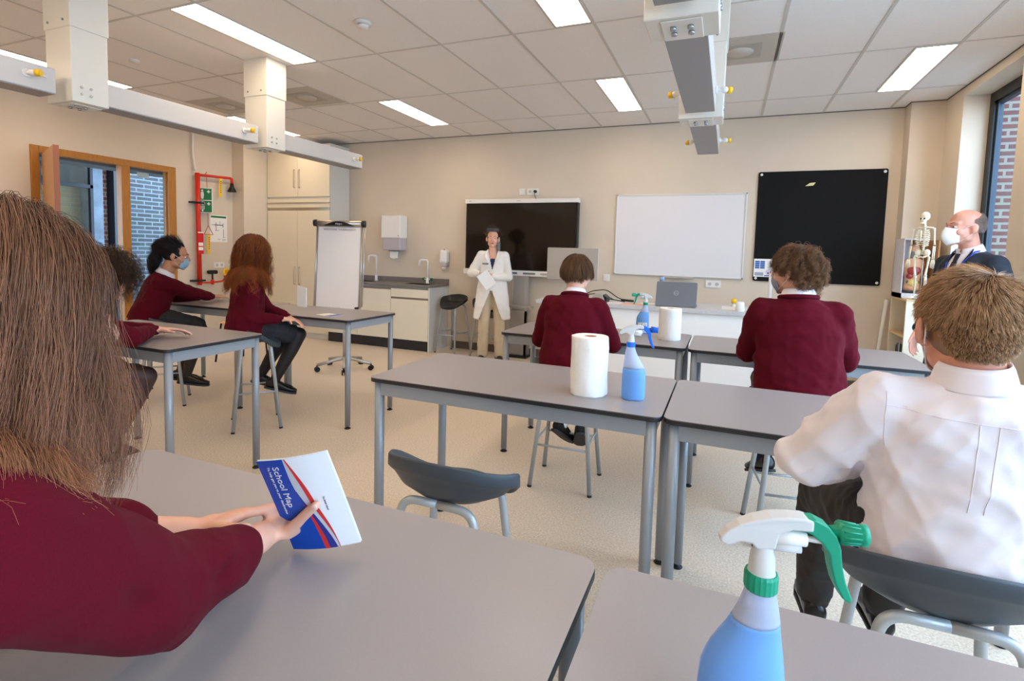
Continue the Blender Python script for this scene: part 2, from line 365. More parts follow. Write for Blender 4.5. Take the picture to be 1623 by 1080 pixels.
b = NB(); box(b, -9.25, -9.19, 5.10, 5.14, 0, 2.7); box(b, -9.25, -9.19, 3.6, 5.14, 2.18, 2.23); box(b, -9.25, -9.19, 3.6, 5.14, 2.70, 2.76); mk('frame', b, mat('navy_steel', (30, 38, 56), 0.4), g)
b = NB(); box(b, -9.225, -9.219, 3.6, 5.10, 0, 2.7); mk('pane', b, m_glasst, g)
b = NB(); box(b, -9.6, -9.56, 4.50, 4.74, 0, 1.80); box(b, -9.56, -9.54, 4.53, 4.71, 0, 1.76, 1)
tag(mk('inner_door', b, [mat('olive_frame', (92, 82, 54), 0.6), m_black]), 'dark door in an olive frame in the yellow brick wall beyond the doorway', 'door')
b = NB(); box(b, -9.9, -9.30, 3.0, 5.08, 2.24, 5.0); tag(mk('dark_interior_block', b, mat('painted_dimness', (22, 22, 24), 0.6)), 'black block painted as the dim interior above the yellow brick wall', 'dark block', kind='structure')  # black box paints in the interior dimness over the yellow wall
b = NB(); box(b, -7.35, -7.0, 3.0, 4.9, 2.27, 2.42); tag(mk('blind_box', b, mat('blind_grey', (110, 120, 126), 0.6)), 'pale grey blind box across the top of the doorway and side pane', 'blind')
b = NB(); box(b, -6.858, -6.854, 4.33, 4.47, 2.18, 2.24); tag(mk('sticker', b, m_paper), 'small pale sticker at the top of the side pane', 'sticker')

# ceiling lights
m_lamp = emis('lamp_diffuser', LAMP_COL, LAMP_STR)
LX = [-5.80, -3.42, -1.06, 1.315]; LY = [5.29, 3.02, 0.78, -1.46]
rown = ['front row', 'second row', 'third row', 'rear row']
coln = ['door side', 'left of centre', 'right of centre', 'window side']
proto = None
for j, y in enumerate(LY):
    for i, x in enumerate(LX):
        lab = 'glowing ceiling light panel, %s from the whiteboard wall, %s' % (rown[j], coln[i])
        if proto is None:
            t = thing('ceiling_light', (x, y, ZC-0.001), lab, 'ceiling light', 'recessed ceiling light panels')
            b = NB()
            for s in (-1, 1):
                box(b, x+s*0.128-0.008, x+s*0.128+0.008, y-0.548, y+0.548, ZC-0.006, ZC-0.0005); box(b, x-0.136, x+0.136, y+s*0.548-0.008, y+s*0.548+0.008, ZC-0.006, ZC-0.0005)
            mk('frame', b, m_grid, t)
            b = NB(); box(b, x-0.122, x+0.122, y-0.542, y+0.542, ZC-0.005, ZC-0.001); mk('diffuser', b, m_lamp, t)
            proto = t
        else: dup(proto, (x, y, ZC-0.001), 0, lab)
# smoke detectors, grilles
t = thing('smoke_detector', (-2.43, 3.07, ZC), 'round white smoke detector in the ceiling between the two left light panels', 'smoke detector')
b = NB(); lathe(b, [(0.0, 0), (0.055, 0), (0.058, -0.012), (0.050, -0.020), (0.0, -0.020)], (-2.43, 3.07, ZC)); mk('base', b, m_white, t)
b = NB(); lathe(b, [(0.0, -0.024), (0.040, -0.024), (0.036, -0.042), (0.0, -0.046)], (-2.43, 3.07, ZC)); mk('cover', b, m_white, t)
b = NB(); lathe(b, [(0.0, -0.020), (0.034, -0.020), (0.034, -0.024), (0.0, -0.024)], (-2.43, 3.07, ZC)); mk('slot_ring', b, m_black, t)
b = NB(); lathe(b, [(0.0, 0), (0.04, 0), (0.038, -0.018), (0.0, -0.024)], (-4.83, 3.05, ZC)); tag(mk('ceiling_sensor', b, m_white), 'small round white sensor in the ceiling left of the near drop column', 'sensor')
def grille(x, y, lab):
    t = thing('air_diffuser', (x, y, ZC), lab, 'ceiling vent', 'square air diffusers in the ceiling')
    b = NB(); box(b, x-0.285, x+0.285, y-0.285, y+0.285, ZC-0.004, ZC-0.0005); mk('plate', b, mat('vent_plate', (196, 190, 180), 0.6), t)
    b = NB(); box(b, x-0.15, x+0.15, y-0.15, y+0.15, ZC-0.008, ZC-0.004); mk('inner_plate', b, mat('vent_inner', (178, 172, 162), 0.6), t)
    b = NB(); lathe(b, [(0, 0), (0.10, 0), (0.095, -0.006), (0, -0.008)], (x, y, ZC-0.008)); mk('disc', b, mat('vent_disc', (204, 198, 190), 0.6), t)
    return t
g0 = grille(-4.18, 4.38, 'square air diffuser in the ceiling between the left boom and the second light row')
dup(g0, (-5.37, 4.38, ZC), 0, 'square air diffuser in the ceiling above the red emergency shower')
dup(g0, (0.0, 4.43, ZC), 0, 'square air diffuser in the ceiling just right of the right boom')

# service booms
def boom(xc, lab):
    t = thing('service_boom', (xc, 3.0, ZC), lab, 'service boom', 'ceiling service booms')
    y1s = [1.94, 3.36]; hw = 0.125; zb = 2.20
    for k, y0 in enumerate(y1s + [0.52, -0.9]):
        b = NB(); box(b, xc-hw, xc+hw, y0, y0+0.2, zb, ZC-0.3); cN = mk('drop_column', b, m_wmetal, t, 0.004)
        b = NB(); box(b, xc-hw-0.006, xc+hw+0.006, y0-0.006, y0+0.206, 2.63, ZC); mk('sleeve', b, m_wmetal, cN, 0.003)
        b = NB(); box(b, xc-0.07, xc+0.07, y0+0.02, y0+0.19, zb-0.006, zb-0.0005); mk('mounting_plate', b, m_wmetal, cN, 0.002)
        def bolt(p, q, r, n=10): bb_ = NB(); tube(bb_, [p, q], r, n); mk('bolt', bb_, m_bolt, cN)
        for px in (-0.03, 0.03):
            for py in (0.07, 0.12): bolt((xc+px, y0+py, zb-0.006), (xc+px, y0+py, zb-0.017), 0.011, 12)
        if k < 2:
            for py in (0.05, 0.10):
                for pz in (0.05, 0.09): bolt((xc+hw, y0+py, zb+pz), (xc+hw+0.006, y0+py, zb+pz), 0.008)
            for px in (-0.08, 0.07): bolt((xc+px, y0-0.005, 2.67), (xc+px, y0-0.012, 2.67), 0.007)
    segs = [(3.58, 4.66), (2.16, 3.31), (0.74, 1.88), (-0.68, 0.46)]
    for y0, y1 in segs:
        b = NB(); box(b, xc-0.083, xc+0.083, y0-0.02, y1, 2.225, 2.365); bb = mk('beam', b, mat('boom_beam_grey', (206, 202, 198), 0.35), t, 0.003)
        b = NB(); box(b, xc-0.080, xc+0.080, y0, y1-0.003, 2.219, 2.2255); mk('underside_cover', b, m_beamu, bb)
        ya = y1-0.14
        for s in (-1, 1):
            b = NB(); z = 2.30
            lathe_pts = [(xc+s*0.083, ya, z), (xc+s*0.094, ya, z)]
            tube(b, lathe_pts, 0.022, 16); tube(b, [(xc+s*0.09, ya, z), (xc+s*0.125, ya+0.015, z)], 0.009, 12); tube(b, [(xc+s*0.118, ya, z), (xc+s*0.145, ya+0.02, z)], 0.017, 14)
            tube(b, [(xc+s*0.13, ya+0.015, z), (xc+s*0.14, ya+0.07, z-0.01)], [0.008, 0.004], 10)
            tp = mk('tap', b, m_white, bb)
            b = NB(); tube(b, [(xc+s*0.143, ya+0.018, z), (xc+s*0.165, ya+0.03, z)], [0.020, 0.018], 14); mk('tap_cap', b, m_yel, tp)
    return t
boom(-3.765, 'white hanging service boom with two drop columns, running along the left side of the ceiling')
boom(-0.195, 'white hanging service boom seen end-on from below, right of the ceiling centre')

# ================================================================== FURNITURE
def make_table(w, d, z, loc, label):
    t = thing('laboratory_table', (0, 0, 0), label, 'table', 'grey laboratory tables'); hw, hd = w/2, d/2
    b = NB(); prism(b, rrect(w-0.002, d-0.002, 0.034, 6), lambda x, y, t_: (x, y, t_), z-0.002, z); mk('tabletop', b, m_lam, t)
    b = NB(); prism(b, rrect(w, d, 0.035, 6), lambda x, y, t_: (x, y, t_), z-0.019, z-0.002); mk('dark_edge', b, m_edge, t, 0.003)
    b = NB(); e = 0.022; zt = z-0.019; h = 0.058
    box(b, -hw+0.05, hw-0.05, -hd+e, -hd+e+0.018, zt-h, zt); box(b, -hw+0.05, hw-0.05, hd-e-0.018, hd-e, zt-h, zt)
    box(b, -hw+e, -hw+e+0.018, -hd+0.05, hd-0.05, zt-h, zt); box(b, hw-e-0.018, hw-e, -hd+0.05, hd-0.05, zt-h, zt)
    mk('apron', b, m_steel, t, 0.002)
    for sx in (-1, 1):
        for sy in (-1, 1):
            x, y = sx*(hw-0.036), sy*(hd-0.036)
            b = NB(); tube(b, [(x, y, 0.022), (x, y, zt)], 0.0205, 20); lg = mk('leg', b, m_steel, t)
            b = NB(); lathe(b, [(0.021, 0), (0.024, 0.004), (0.018, 0.010), (0.010, 0.012), (0.010, 0.024)], (x, y, 0), 16); mk('foot_pad', b, m_foot, lg)
    t.location = loc; return t
TZ = 0.834
T0 = make_table(1.195, 0.61, TZ, (-0.775, 2.085, 0), 'grey lab table carrying the kitchen roll and the blue-triggered spray bottle')
TB = [((0.425, 2.085, 0), 'grey lab table in front of the boy in the white shirt'),
      ((-0.80, 3.525, 0), 'grey lab table of the straight-haired boy, carrying a roll and labelled spray bottle'),
      ((0.41, 3.51, 0), 'grey lab table at which the curly-haired boy in maroon sits'),
      ((-3.19, 2.06, 0), 'grey lab table at left on which the dark curly-haired girl rests her arm'),
      ((-3.165, 3.41, 0), 'grey lab table with a small leaflet, before the auburn-haired girl'),
      ((-4.375, 3.46, 0), 'grey lab table on which the ponytailed girl rests her hand'),
      ((-0.78, 0.585, 0), 'nearest grey lab table, under the arms of the girl with the map'),
      ((0.433, 0.58, 0), 'nearest grey lab table at bottom right, under the green-headed spray bottle')]
for l_, lb in TB: dup(T0, l_, 0, lb)

def make_stool(name, label, seatm, group):
    t = thing(name, (0, 0, 0), label, 'stool', group)
    b = NB(); nth = 48; rows = []
    for k in range(nth):
        a = 2*PI*k/nth; ca, sa = math.cos(a), math.sin(a)
        q = min(1, max(0, (1.0 - sa)/1.15)); q = q*q*(3-2*q); bk = max(0, -sa)
        rim = -0.034 + 0.104*q + 0.040*bk**1.5; z0 = 0.672; prof = []; ry = 0.165 if sa > 0 else 0.135
        for rr, e in ((0.0, 0), (0.3, 0.0), (0.55, 0.05), (0.75, 0.22), (0.88, 0.55), (0.97, 0.90), (1.0, 1.0)): prof.append((rr, z0+rim*e))
        prof += [(1.03, z0+rim+0.001), (1.05, z0+rim-0.005), (1.055, z0+rim-0.036), (1.02, z0+rim-0.043)]
        for rr, e in ((0.96, 0.55), (0.84, 0.18), (0.60, -0.10), (0.3, -0.12), (0.0, -0.12)): prof.append((rr, z0+rim*e-0.012-0.010*(1-rr)))
        rows.append([b.verts.new(((0.205-0.035*max(0, sa))*rr*ca, ry*rr*sa, z)) for rr, z in prof])
    for k in range(nth):
        A, B = rows[k], rows[(k+1) % nth]
        for i in range(len(A)-1): b.faces.new((A[i], B[i], B[i+1], A[i+1])).smooth = True
    bmesh.ops.remove_doubles(b, verts=b.verts, dist=0.0002)
    mk('seat', b, seatm, t)
    for sy in (-1, 1):
        for sx in (-1, 1):
            b = NB(); tube(b, bend([(0, sy*0.092, 0.642), (sx*0.118, sy*0.095, 0.642), (sx*0.178, sy*0.160, 0.008)], 0.05, 7), 0.0125, 14); lg = mk('leg', b, m_stool, t)
            b = NB(); tube(b, [(sx*0.1775, sy*0.1597, 0.012), (sx*0.1785, sy*0.161, 0.0)], 0.0135, 12); mk('foot_cap', b, m_foot, lg)
    for (p, q) in (((-1, -1), (1, -1)), ((-1, 1), (1, 1)), ((-1, -1), (-1, 1)), ((1, -1), (1, 1))):
        z = 0.250 if p[0] != q[0] else 0.280; f = 1-(z/0.642); X = 0.118+0.06*f; Y = 0.095+0.065*f
        b = NB(); tube(b, [(p[0]*X, p[1]*Y, z), (q[0]*X, q[1]*Y, z)], 0.0065, 10); mk('foot_rail', b, m_stool, t)
    return t
ST = make_stool('bar_stool', 'empty dark grey bowl-seat stool in the foreground between the tables', m_seat, 'grey bowl-seat bar stools')
ST.location = (-0.736, 1.37, 0); ST.rotation_euler = (0, 0, 0)
STOOLS = [((-0.84, 2.99, 0), 3, 'grey stool under the brown-haired boy in maroon at the middle table'),
          ((0.345, 2.87, 0), 8, 'grey stool under the curly-haired boy in maroon'),
          ((-3.29, 2.92, 0), -40, 'grey stool under the auburn-haired girl'),
          ((-4.42, 2.98, 0), -42, 'grey stool under the ponytailed girl'),
          ((-3.02, 1.50, 0), -38, 'grey stool under the dark curly-haired girl behind the long-haired girl'),
          ((0.455, 1.37, 0), 0, 'grey stool under the boy in the white shirt'),
          ((-0.79, -0.02, 0), -5, 'grey stool under the long-haired girl holding the school map')]
for l_, rz, lb in STOOLS: dup(ST, l_, math.radians(rz), lb)
SK = make_stool('bar_stool', 'black bowl-seat stool against the back wall beside the sink unit', m_seatk, 'black stools at the back wall')
SK.location = (-3.36, 6.17, 0); SK.rotation_euler = (0, 0, PI-0.25)
dup(SK, (-2.87, 6.20, 0), PI+0.1, 'black bowl-seat stool against the back wall behind the woman in the lab coat')

# ---- tall cabinet
t = thing('tall_cabinet', (-5.95, 6.27, 0), 'tall cream storage cabinet in the back left corner behind the flip chart', 'cabinet')
cx0, cx1, cy0 = -6.56, -5.36, 6.055
b = NB(); box(b, cx0, cx1, cy0+0.02, 6.485, 0.08, 2.78); mk('body', b, m_cabside, t, 0.001)
b = NB(); box(b, cx1-0.3, cx1-0.001, cy0+0.02, 6.485, 2.78, 2.86); box(b, cx0, cx1-0.3, cy0+0.1, 6.4, 2.78, 2.83); mk('top_panel', b, m_cabside, t, 0.001)
b = NB(); box(b, cx0+0.01, cx1-0.01, cy0+0.03, 6.4, 0, 0.08); mk('plinth', b, m_cabside, t)
mid = -5.965
for x0, x1, z0, z1 in ((cx0+0.003, mid-0.002, 2.105, 2.775), (mid+0.002, cx1-0.003, 2.105, 2.775)):
    b = NB(); box(b, x0, x1, cy0, cy0+0.019, z0, z1); d = mk('upper_door', b, m_cab, t, 0.001)
    hx = x1-0.045 if x1 < mid+0.01 else x0+0.045
    b = NB(); tube(b, bend([(hx, cy0, 2.24), (hx, cy0-0.03, 2.24), (hx, cy0-0.03, 2.50), (hx, cy0, 2.50)], 0.02), 0.006); mk('handle', b, m_handle, d)
for x0, x1, z0, z1 in ((cx0+0.003, mid-0.002, 0.085, 1.90), (mid+0.002, cx1-0.003, 0.085, 1.90)):
    b = NB(); box(b, x0, x1, cy0, cy0+0.019, z0, z1); d = mk('door', b, m_cab, t, 0.001)
    hx = x1-0.045 if x1 < mid+0.01 else x0+0.045
    b = NB(); tube(b, bend([(hx, cy0, 0.80), (hx, cy0-0.03, 0.80), (hx, cy0-0.03, 1.06), (hx, cy0, 1.06)], 0.02), 0.006); mk('handle', b, m_handle, d)
b = NB(); box(b, cx0+0.003, cx1-0.003, cy0, cy0+0.019, 1.945, 2.075); mk('filler_panel', b, m_cab, t, 0.001)
b = NB(); box(b, cx0+0.003, cx1-0.003, cy0+0.008, cy0+0.02, 1.90, 1.945); box(b, cx0+0.003, cx1-0.003, cy0-0.012, cy0+0.02, 2.008, 2.020); mk('grip_rail', b, m_handle, t)

# ---- sink unit
t = thing('sink_unit', (-4.5, 6.2, 0), 'cream sink unit with two sinks in a grey worktop, under the paper towel dispenser', 'cabinet')
x0, x1, y0 = -5.355, -3.625, 5.985
b = NB(); box(b, x0, x1-0.02, y0+0.02, 6.485, 0.14, 0.86); mk('carcass', b, m_cabside, t)
b = NB(); box(b, x1-0.02, x1, y0, 6.485, 0, 0.875); mk('side_panel', b, m_cabside, t, 0.001)
b = NB(); box(b, x0, x1-0.02, y0+0.045, 6.4, 0, 0.14); mk('plinth', b, m_plinth, t)
for a, c in ((x0+0.003, -4.80), (-4.796, -4.24)):
    b = NB(); box(b, a, c-0.003, y0, y0+0.019, 0.145, 0.815); mk('door', b, m_cab, t, 0.001)
b = NB(); box(b, -4.237, x1-0.023, y0, y0+0.019, 0.145, 0.695); mk('door', b, m_cab, t, 0.001)
b = NB(); box(b, -4.237, x1-0.023, y0, y0+0.019, 0.722, 0.835); mk('drawer', b, m_cab, t, 0.001)
b = NB(); box(b, x0, x1-0.023, y0+0.006, y0+0.03, 0.815, 0.850); box(b, -4.237, x1-0.023, y0+0.004, y0+0.02, 0.695, 0.722); mk('grip_rail', b, mat('grip_taupe', (128, 112, 98), 0.45), t)
b = NB(); zt = 0.895
for a in ((x0, -5.18, y0-0.015, 6.485), (-4.72, -4.14, y0-0.015, 6.485), (-3.74, x1+0.01, y0-0.015, 6.485), (-5.18, -4.72, y0-0.015, 6.12), (-4.14, -3.74, y0-0.015, 6.12), (-5.18, -4.72, 6.36, 6.485), (-4.14, -3.74, 6.36, 6.485)):
    box(b, a[0], a[1], a[2], a[3], 0.868, zt)
mk('worktop', b, m_ctop, t)
b = NB(); box(b, x0, x1+0.01, 6.465, 6.485, zt, zt+0.07); box(b, x0, x1+0.011, y0-0.018, y0-0.014, 0.868, zt); mk('upstand', b, m_ctop, t, 0.001)
for a, c in ((-5.18, -4.72), (-4.14, -3.74)):
    b = NB(); box(b, a, c, 6.12, 6.36, 0.74, 0.75); box(b, a-0.005, a, 6.12, 6.36, 0.74, zt-0.003); box(b, c, c+0.005, 6.12, 6.36, 0.74, zt-0.003); box(b, a, c, 6.115, 6.12, 0.74, zt-0.003); box(b, a, c, 6.36, 6.365, 0.74, zt-0.003); mk('sink_bowl', b, m_alu, t)
def tap_goose(x, y, z, h, label, reach=(-0.10, -0.03), knobs=True, r=0.013):
    t = thing('laboratory_tap', (x, y, z), label, 'tap')
    b = NB(); lathe(b, [(0.026, 0), (0.026, 0.01), (0.020, 0.02), (0.020, 0.07), (0.014, 0.08)], (x, y, z), 18); mk('base', b, m_white, t)
    b = NB(); tube(b, bend([(x, y, z+0.05), (x, y, z+h), (x+reach[0], y+reach[1], z+h), (x+reach[0], y+reach[1], z+h-0.10)], 0.035, 8), r, 12); mk('spout', b, m_white, t)
    if knobs:
        for s in (-1, 1):
            b = NB(); tube(b, [(x+s*0.015, y, z+0.055), (x+s*0.055, y, z+0.06)], 0.008, 10); k = mk('valve', b, m_white, t)
            b = NB(); tube(b, [(x+s*0.05, y, z+0.06), (x+s*0.08, y, z+0.062)], [0.02, 0.017], 8); mk('knob', b, m_green, k)
    return t
tap_goose(-3.92, 6.41, 0.895, 0.33, 'white gooseneck tap with green knobs at the right sink', (-0.115, -0.03))
tap_goose(-4.80, 6.41, 0.895, 0.37, 'white tap at the left sink, partly behind the flip chart', (-0.10, -0.05), False)

# ---- dispensers
t = thing('paper_towel_dispenser', (-4.48, 6.48, 1.6), 'white paper towel dispenser on the back wall above the sink unit', 'dispenser')
b = NB(); box(b, -4.645, -4.315, 6.30, 6.485, 1.52, 1.85); mk('cover', b, m_white, t, 0.018, seg=3)
b = NB(); box(b, -4.625, -4.325, 6.315, 6.485, 1.35, 1.53); mk('translucent_window', b, mat('smoky_plastic', (186, 178, 182), 0.2), t, 0.015, seg=3)
b = NB(); box(b, -4.55, -4.41, 6.36, 6.43, 1.335, 1.352); mk('outlet', b, m_greyink, t)
b = NB(); pts = [(0, 0), (0.13, 0), (0.125, -0.105), (0.065, -0.115), (0.008, -0.10)]
prism(b, pts, lambda u, v, s: (-4.545+u, 6.385+s+v*0.05, 1.345+v), 0, 0.02); mk('paper_towel', b, m_paper, t)
b = NB(); tube(b, [(-4.345, 6.298, 1.56), (-4.345, 6.302, 1.56)], 0.008); mk('lock', b, m_greyink, t)
t = thing('soap_dispenser', (-3.66, 6.48, 1.25), 'small white soap dispenser on the wall right of the gooseneck tap', 'dispenser')
b = NB(); box(b, -3.715, -3.605, 6.37, 6.485, 1.19, 1.375); mk('cover', b, m_white, t, 0.03, seg=4)
b = NB(); box(b, -3.707, -3.613, 6.38, 6.485, 1.14, 1.20); mk('window', b, mat('smoky_plastic', (186, 178, 182), 0.2), t, 0.012)
b = NB(); tube(b, [(-3.66, 6.42, 1.145), (-3.66, 6.41, 1.10)], [0.03, 0.024], 14); mk('nozzle', b, m_white, t)
b = NB(); tube(b, [(-3.66, 6.42, 1.37), (-3.66, 6.42, 1.385)], 0.009); mk('lock', b, m_black, t)

# ---- sockets and switches
def plate(name, x, z, n, label, wall='back', y=YB, sockets=True):
    t = thing(name, (x, y, z) if wall == 'back' else (XL, x, z), label, 'socket' if sockets else 'switch')
    P = (lambda u, v, s: (x+u, y-s, z+v)) if wall == 'back' else (lambda u, v, s: (XL+s, x+u, z+v))
    b = NB(); prism(b, rrect(0.082*n, 0.082, 0.006), P, 0, 0.010); mk('plate', b, m_white, t, 0.002)
    for k in range(n):
        cx = (k-(n-1)/2)*0.078
        if sockets:
            b = NB(); prism(b, [(cx+0.021*math.cos(2*PI*i/20), 0.021*math.sin(2*PI*i/20)) for i in range(20)], P, 0.0101, 0.0112); so = mk('socket_well', b, mat('socket_grey', (196, 190, 182), 0.5), t)
            for s in (-1, 1):
                b = NB(); prism(b, [(cx+s*0.009+0.003*math.cos(2*PI*i/8), 0.003*math.sin(2*PI*i/8)) for i in range(8)], P, 0.0112, 0.012); mk('pin_hole', b, m_black, so)
        else:
            b = NB(); prism(b, rrect(0.055, 0.055, 0.004), lambda u, v, s: P(u+cx, v, s), 0.010, 0.013); mk('rocker', b, m_white, t, 0.001)
    return t
plate('blank_wall_plate', -2.545, 2.165, 1, 'single white wall plate above the big screen, left of the double socket', sockets=False)
plate('wall_socket', -2.395, 2.165, 2, 'double white socket above the big screen with a black plug in it')
b = NB(); tube(b, [(-2.355, 6.478, 2.165), (-2.355, 6.44, 2.165)], [0.018, 0.016]); tube(b, bend([(-2.355, 6.445, 2.160), (-2.355, 6.44, 2.12), (-2.34, 6.45, 2.07), (-2.32, 6.46, 2.03)], 0.02), 0.004, 8)
tag(mk('power_plug', b, m_black), 'black plug and lead in the socket above the big screen', 'plug')
plate('light_switch', -1.385, 1.085, 1, 'small white switch on the back wall right of the monitor', sockets=False)
plate('wall_socket', -0.14, 1.065, 2, 'double white socket on the back wall right of the laptop')
plate('wall_socket', 5.405, 1.07, 2, 'double white socket on the left wall below the safety poster', 'left')

# ---- interactive screen on lift column
t = thing('interactive_screen', (-2.52, 6.40, 0), 'large dark interactive screen on a silver lift column behind the woman', 'screen')
b = NB(); box(b, -3.30, -1.745, 6.36, 6.44, 1.10, 2.055); mk('housing', b, m_black, t, 0.006)
b = NB(); box(b, -3.275, -1.77, 6.352, 6.362, 1.155, 2.005); mk('display', b, m_screen, t)
b = NB(); box(b, -3.31, -1.74, 6.345, 6.44, 2.008, 2.060); tb = mk('top_bezel', b, m_white, t, 0.004)
b = text_bm('smart', 0.022, lambda x, y, z: Vector((-2.56+x, 6.344-z, 2.028+y))); mk('lettering', b, m_greyink, tb)
b = text_bm('NEC', 0.018, lambda x, y, z: Vector((-3.25+x, 6.344-z, 2.03+y))); mk('lettering', b, m_ink, tb)
b = NB(); box(b, -3.31, -1.74, 6.325, 6.44, 1.065, 1.135); tr = mk('lower_bezel', b, m_white, t, 0.005)
for a, c, m_ in ((-2.70, -2.645, m_black), (-2.60, -2.52, mat('slate_blue', (90, 100, 130), .5)), (-2.44, -2.27, m_greyink), (-2.20, -2.10, m_silver)):
    b = NB(); prism(b, rrect(c-a, 0.024, 0.010), lambda u, v, s: ((a+c)/2+u, 6.322-s, 1.10+v), 0, 0.004); mk('port', b, m_, tr)
b = NB(); box(b, -2.60, -2.36, 6.30, 6.42, 0.03, 0.62); mk('column_lower', b, m_alu, t, 0.004)
b = NB(); box(b, -2.575, -2.375, 6.315, 6.41, 0.62, 1.07); box(b, -2.40, -2.36, 6.30, 6.33, 0.03, 1.07); mk('column_upper', b, m_alu, t, 0.004)
b = NB(); box(b, -2.63, -2.30, 6.29, 6.32, 0.655, 0.685); tube(b, [(-2.285, 6.30, 0.67), (-2.285, 6.32, 0.67)], 0.018); mk('clamp', b, m_silver, t, 0.002)
b = NB(); box(b, -2.62, -2.34, 6.25, 6.46, 0, 0.03); mk('foot_plate', b, m_black, t, 0.004)

# ---- whiteboard, felt board
t = thing('whiteboard', (-0.56, 6.48, 1.6), 'large blank whiteboard on the back wall between the screen and the black board', 'whiteboard')
b = NB(); box(b, -1.278, 0.155, 6.470, 6.484, 1.15, 2.09); mk('panel', b, m_wb, t)
b = NB()
for q in ((-1.293, 0.170, 1.135, 1.152), (-1.293, 0.170, 2.088, 2.105), (-1.293, -1.276, 1.135, 2.105), (0.153, 0.170, 1.135, 2.105)): box(b, q[0], q[1], 6.462, 6.486, q[2], q[3])
mk('frame', b, mat('white_alu', (222, 222, 220), 0.35, metal=0.3), t, 0.002)
b = NB(); box(b, -0.70, -0.36, 6.40, 6.484, 1.115, 1.134); mk('pen_tray', b, m_silver, t, 0.003)
t = thing('felt_noticeboard', (0.87, 6.48, 1.7), 'large black felt notice board at the right of the back wall', 'notice board')
b = NB(); prism(b, rrect(1.205, 1.205, 0.02), lambda u, v, s: (0.872+u, 6.484-s, 1.727+v), 0, 0.012); mk('panel', b, m_felt, t, 0.002)
for x in (0.30, 1.445):
    for z in (1.155, 2.30):
        b = NB(); tube(b, [(x, 6.473, z), (x, 6.468, z)], 0.014, 16); tube(b, [(x, 6.469, z), (x, 6.466, z)], 0.006, 10); mk('corner_screw', b, m_white, t)
b = NB(); prism(b, [(-0.045, -0.02), (0.03, -0.015), (0.052, 0.018), (-0.005, 0.012)], lambda u, v, s: (0.775+u, 6.466-s, 2.185+v), 0, 0.002)
tag(mk('paper_scrap', b, mat('cream_scrap', (226, 214, 160), 0.7)), 'small torn cream paper scrap pinned high on the black felt board', 'paper')
t = thing('information_poster', (0.40, 6.47, 1.27), 'colour-printed poster at the lower left corner of the black felt board', 'poster')
PF = lambda u, v, s: (0.275+u, 6.470-s, 1.172+v)
def rect(bm, a, c, d, e, P, s0=0, s1=0.001): prism(bm, [(a, d), (c, d), (c, e), (a, e)], P, s0, s1)
b = NB(); rect(b, 0, 0.235, 0, 0.20, PF); mk('sheet', b, m_paper, t)
b = NB()
for i in range(2):
    for k in range(4): rect(b, 0.012+i*0.052, 0.058+i*0.052, 0.092+k*0.022, 0.112+k*0.022, PF, 0.001, 0.0015)
rect(b, 0.11, 0.16, 0.008, 0.02, PF, 0.001, 0.0015)
mk('blue_panel', b, mat('poster_blue', (52, 104, 176), 0.6), t)
b = NB(); rect(b, 0.012, 0.10, 0.012, 0.05, PF, 0.001, 0.0015)
for k in range(6): rect(b, 0.135, 0.20, 0.10+k*0.014, 0.104+k*0.014, PF, 0.001, 0.0015)
mk('text_block', b, mat('poster_greyblue', (160, 168, 190), 0.6), t)
b = NB(); prism(b, [(0.155+0.034*math.cos(i*PI/12), 0.055+0.034*math.sin(i*PI/12)) for i in range(24)], PF, 0.0015, 0.002); rd = mk('round_picture', b, mat('poster_lilac', (214, 204, 214), 0.6), t)
b = NB(); prism(b, [(0.138, 0.035), (0.155, 0.03), (0.158, 0.05), (0.142, 0.055)], PF, 0.002, 0.0023); prism(b, [(0.165, 0.04), (0.178, 0.045), (0.176, 0.066), (0.164, 0.06)], PF, 0.002, 0.0023); mk('picture_patch', b, mat('poster_plum', (140, 84, 100), 0.6), rd)
b = NB(); tube(b, [(1.447, 6.36, 0.02), (1.535, 6.44, 0.99)], 0.018, 12); tag(mk('white_pole', b, m_white), 'white pole leaning against the back wall beside the bookshelf', 'pole')

# ---- teacher's bench
t = thing('demonstration_bench', (-0.6, 5.3, 0), 'long white teacher bench with grey top in front of the whiteboard', 'desk')
b = NB(); box(b, -1.74, 0.56, 5.07, 5.62, 0, 0.862); mk('front_panel', b, m_deskf, t, 0.002)
b = NB(); box(b, -1.79, 0.61, 5.02, 5.69, 0.862, 0.90); mk('worktop', b, m_desk, t, 0.003)
b = NB(); box(b, -0.03, 0.40, 5.15, 5.50, 0.899, 0.903); mk('sink_rim', b, m_white, t, 0.002)
tap_goose(0.385, 5.50, 0.90, 0.34, 'white tall tap on the teacher bench in front of the curly-haired boy', (0.10, 0.0), False, 0.016)
b = NB(); lathe(b, [(0.038, 0), (0.040, 0.005), (0.034, 0.075), (0.028, 0.085), (0.0, 0.085)], (0.125, 5.08, 0.90), 24); tag(mk('white_cup', b, m_white), 'white upturned cup at the front edge of the teacher bench', 'cup')
t = thing('gas_outlet', (0.08, 5.58, 0.90), 'small white gas outlet with a yellow knob at the back of the teacher bench', 'tap')
b = NB(); lathe(b, [(0.03, 0), (0.03, 0.012), (0.012, 0.02), (0.012, 0.04)], (0.08, 5.58, 0.90), 14); mk('base', b, m_white, t)
b = NB(); tube(b, [(0.08, 5.58, 0.93), (0.08, 5.58, 0.975)], [0.026, 0.022], 8); mk('knob', b, m_yel, t)

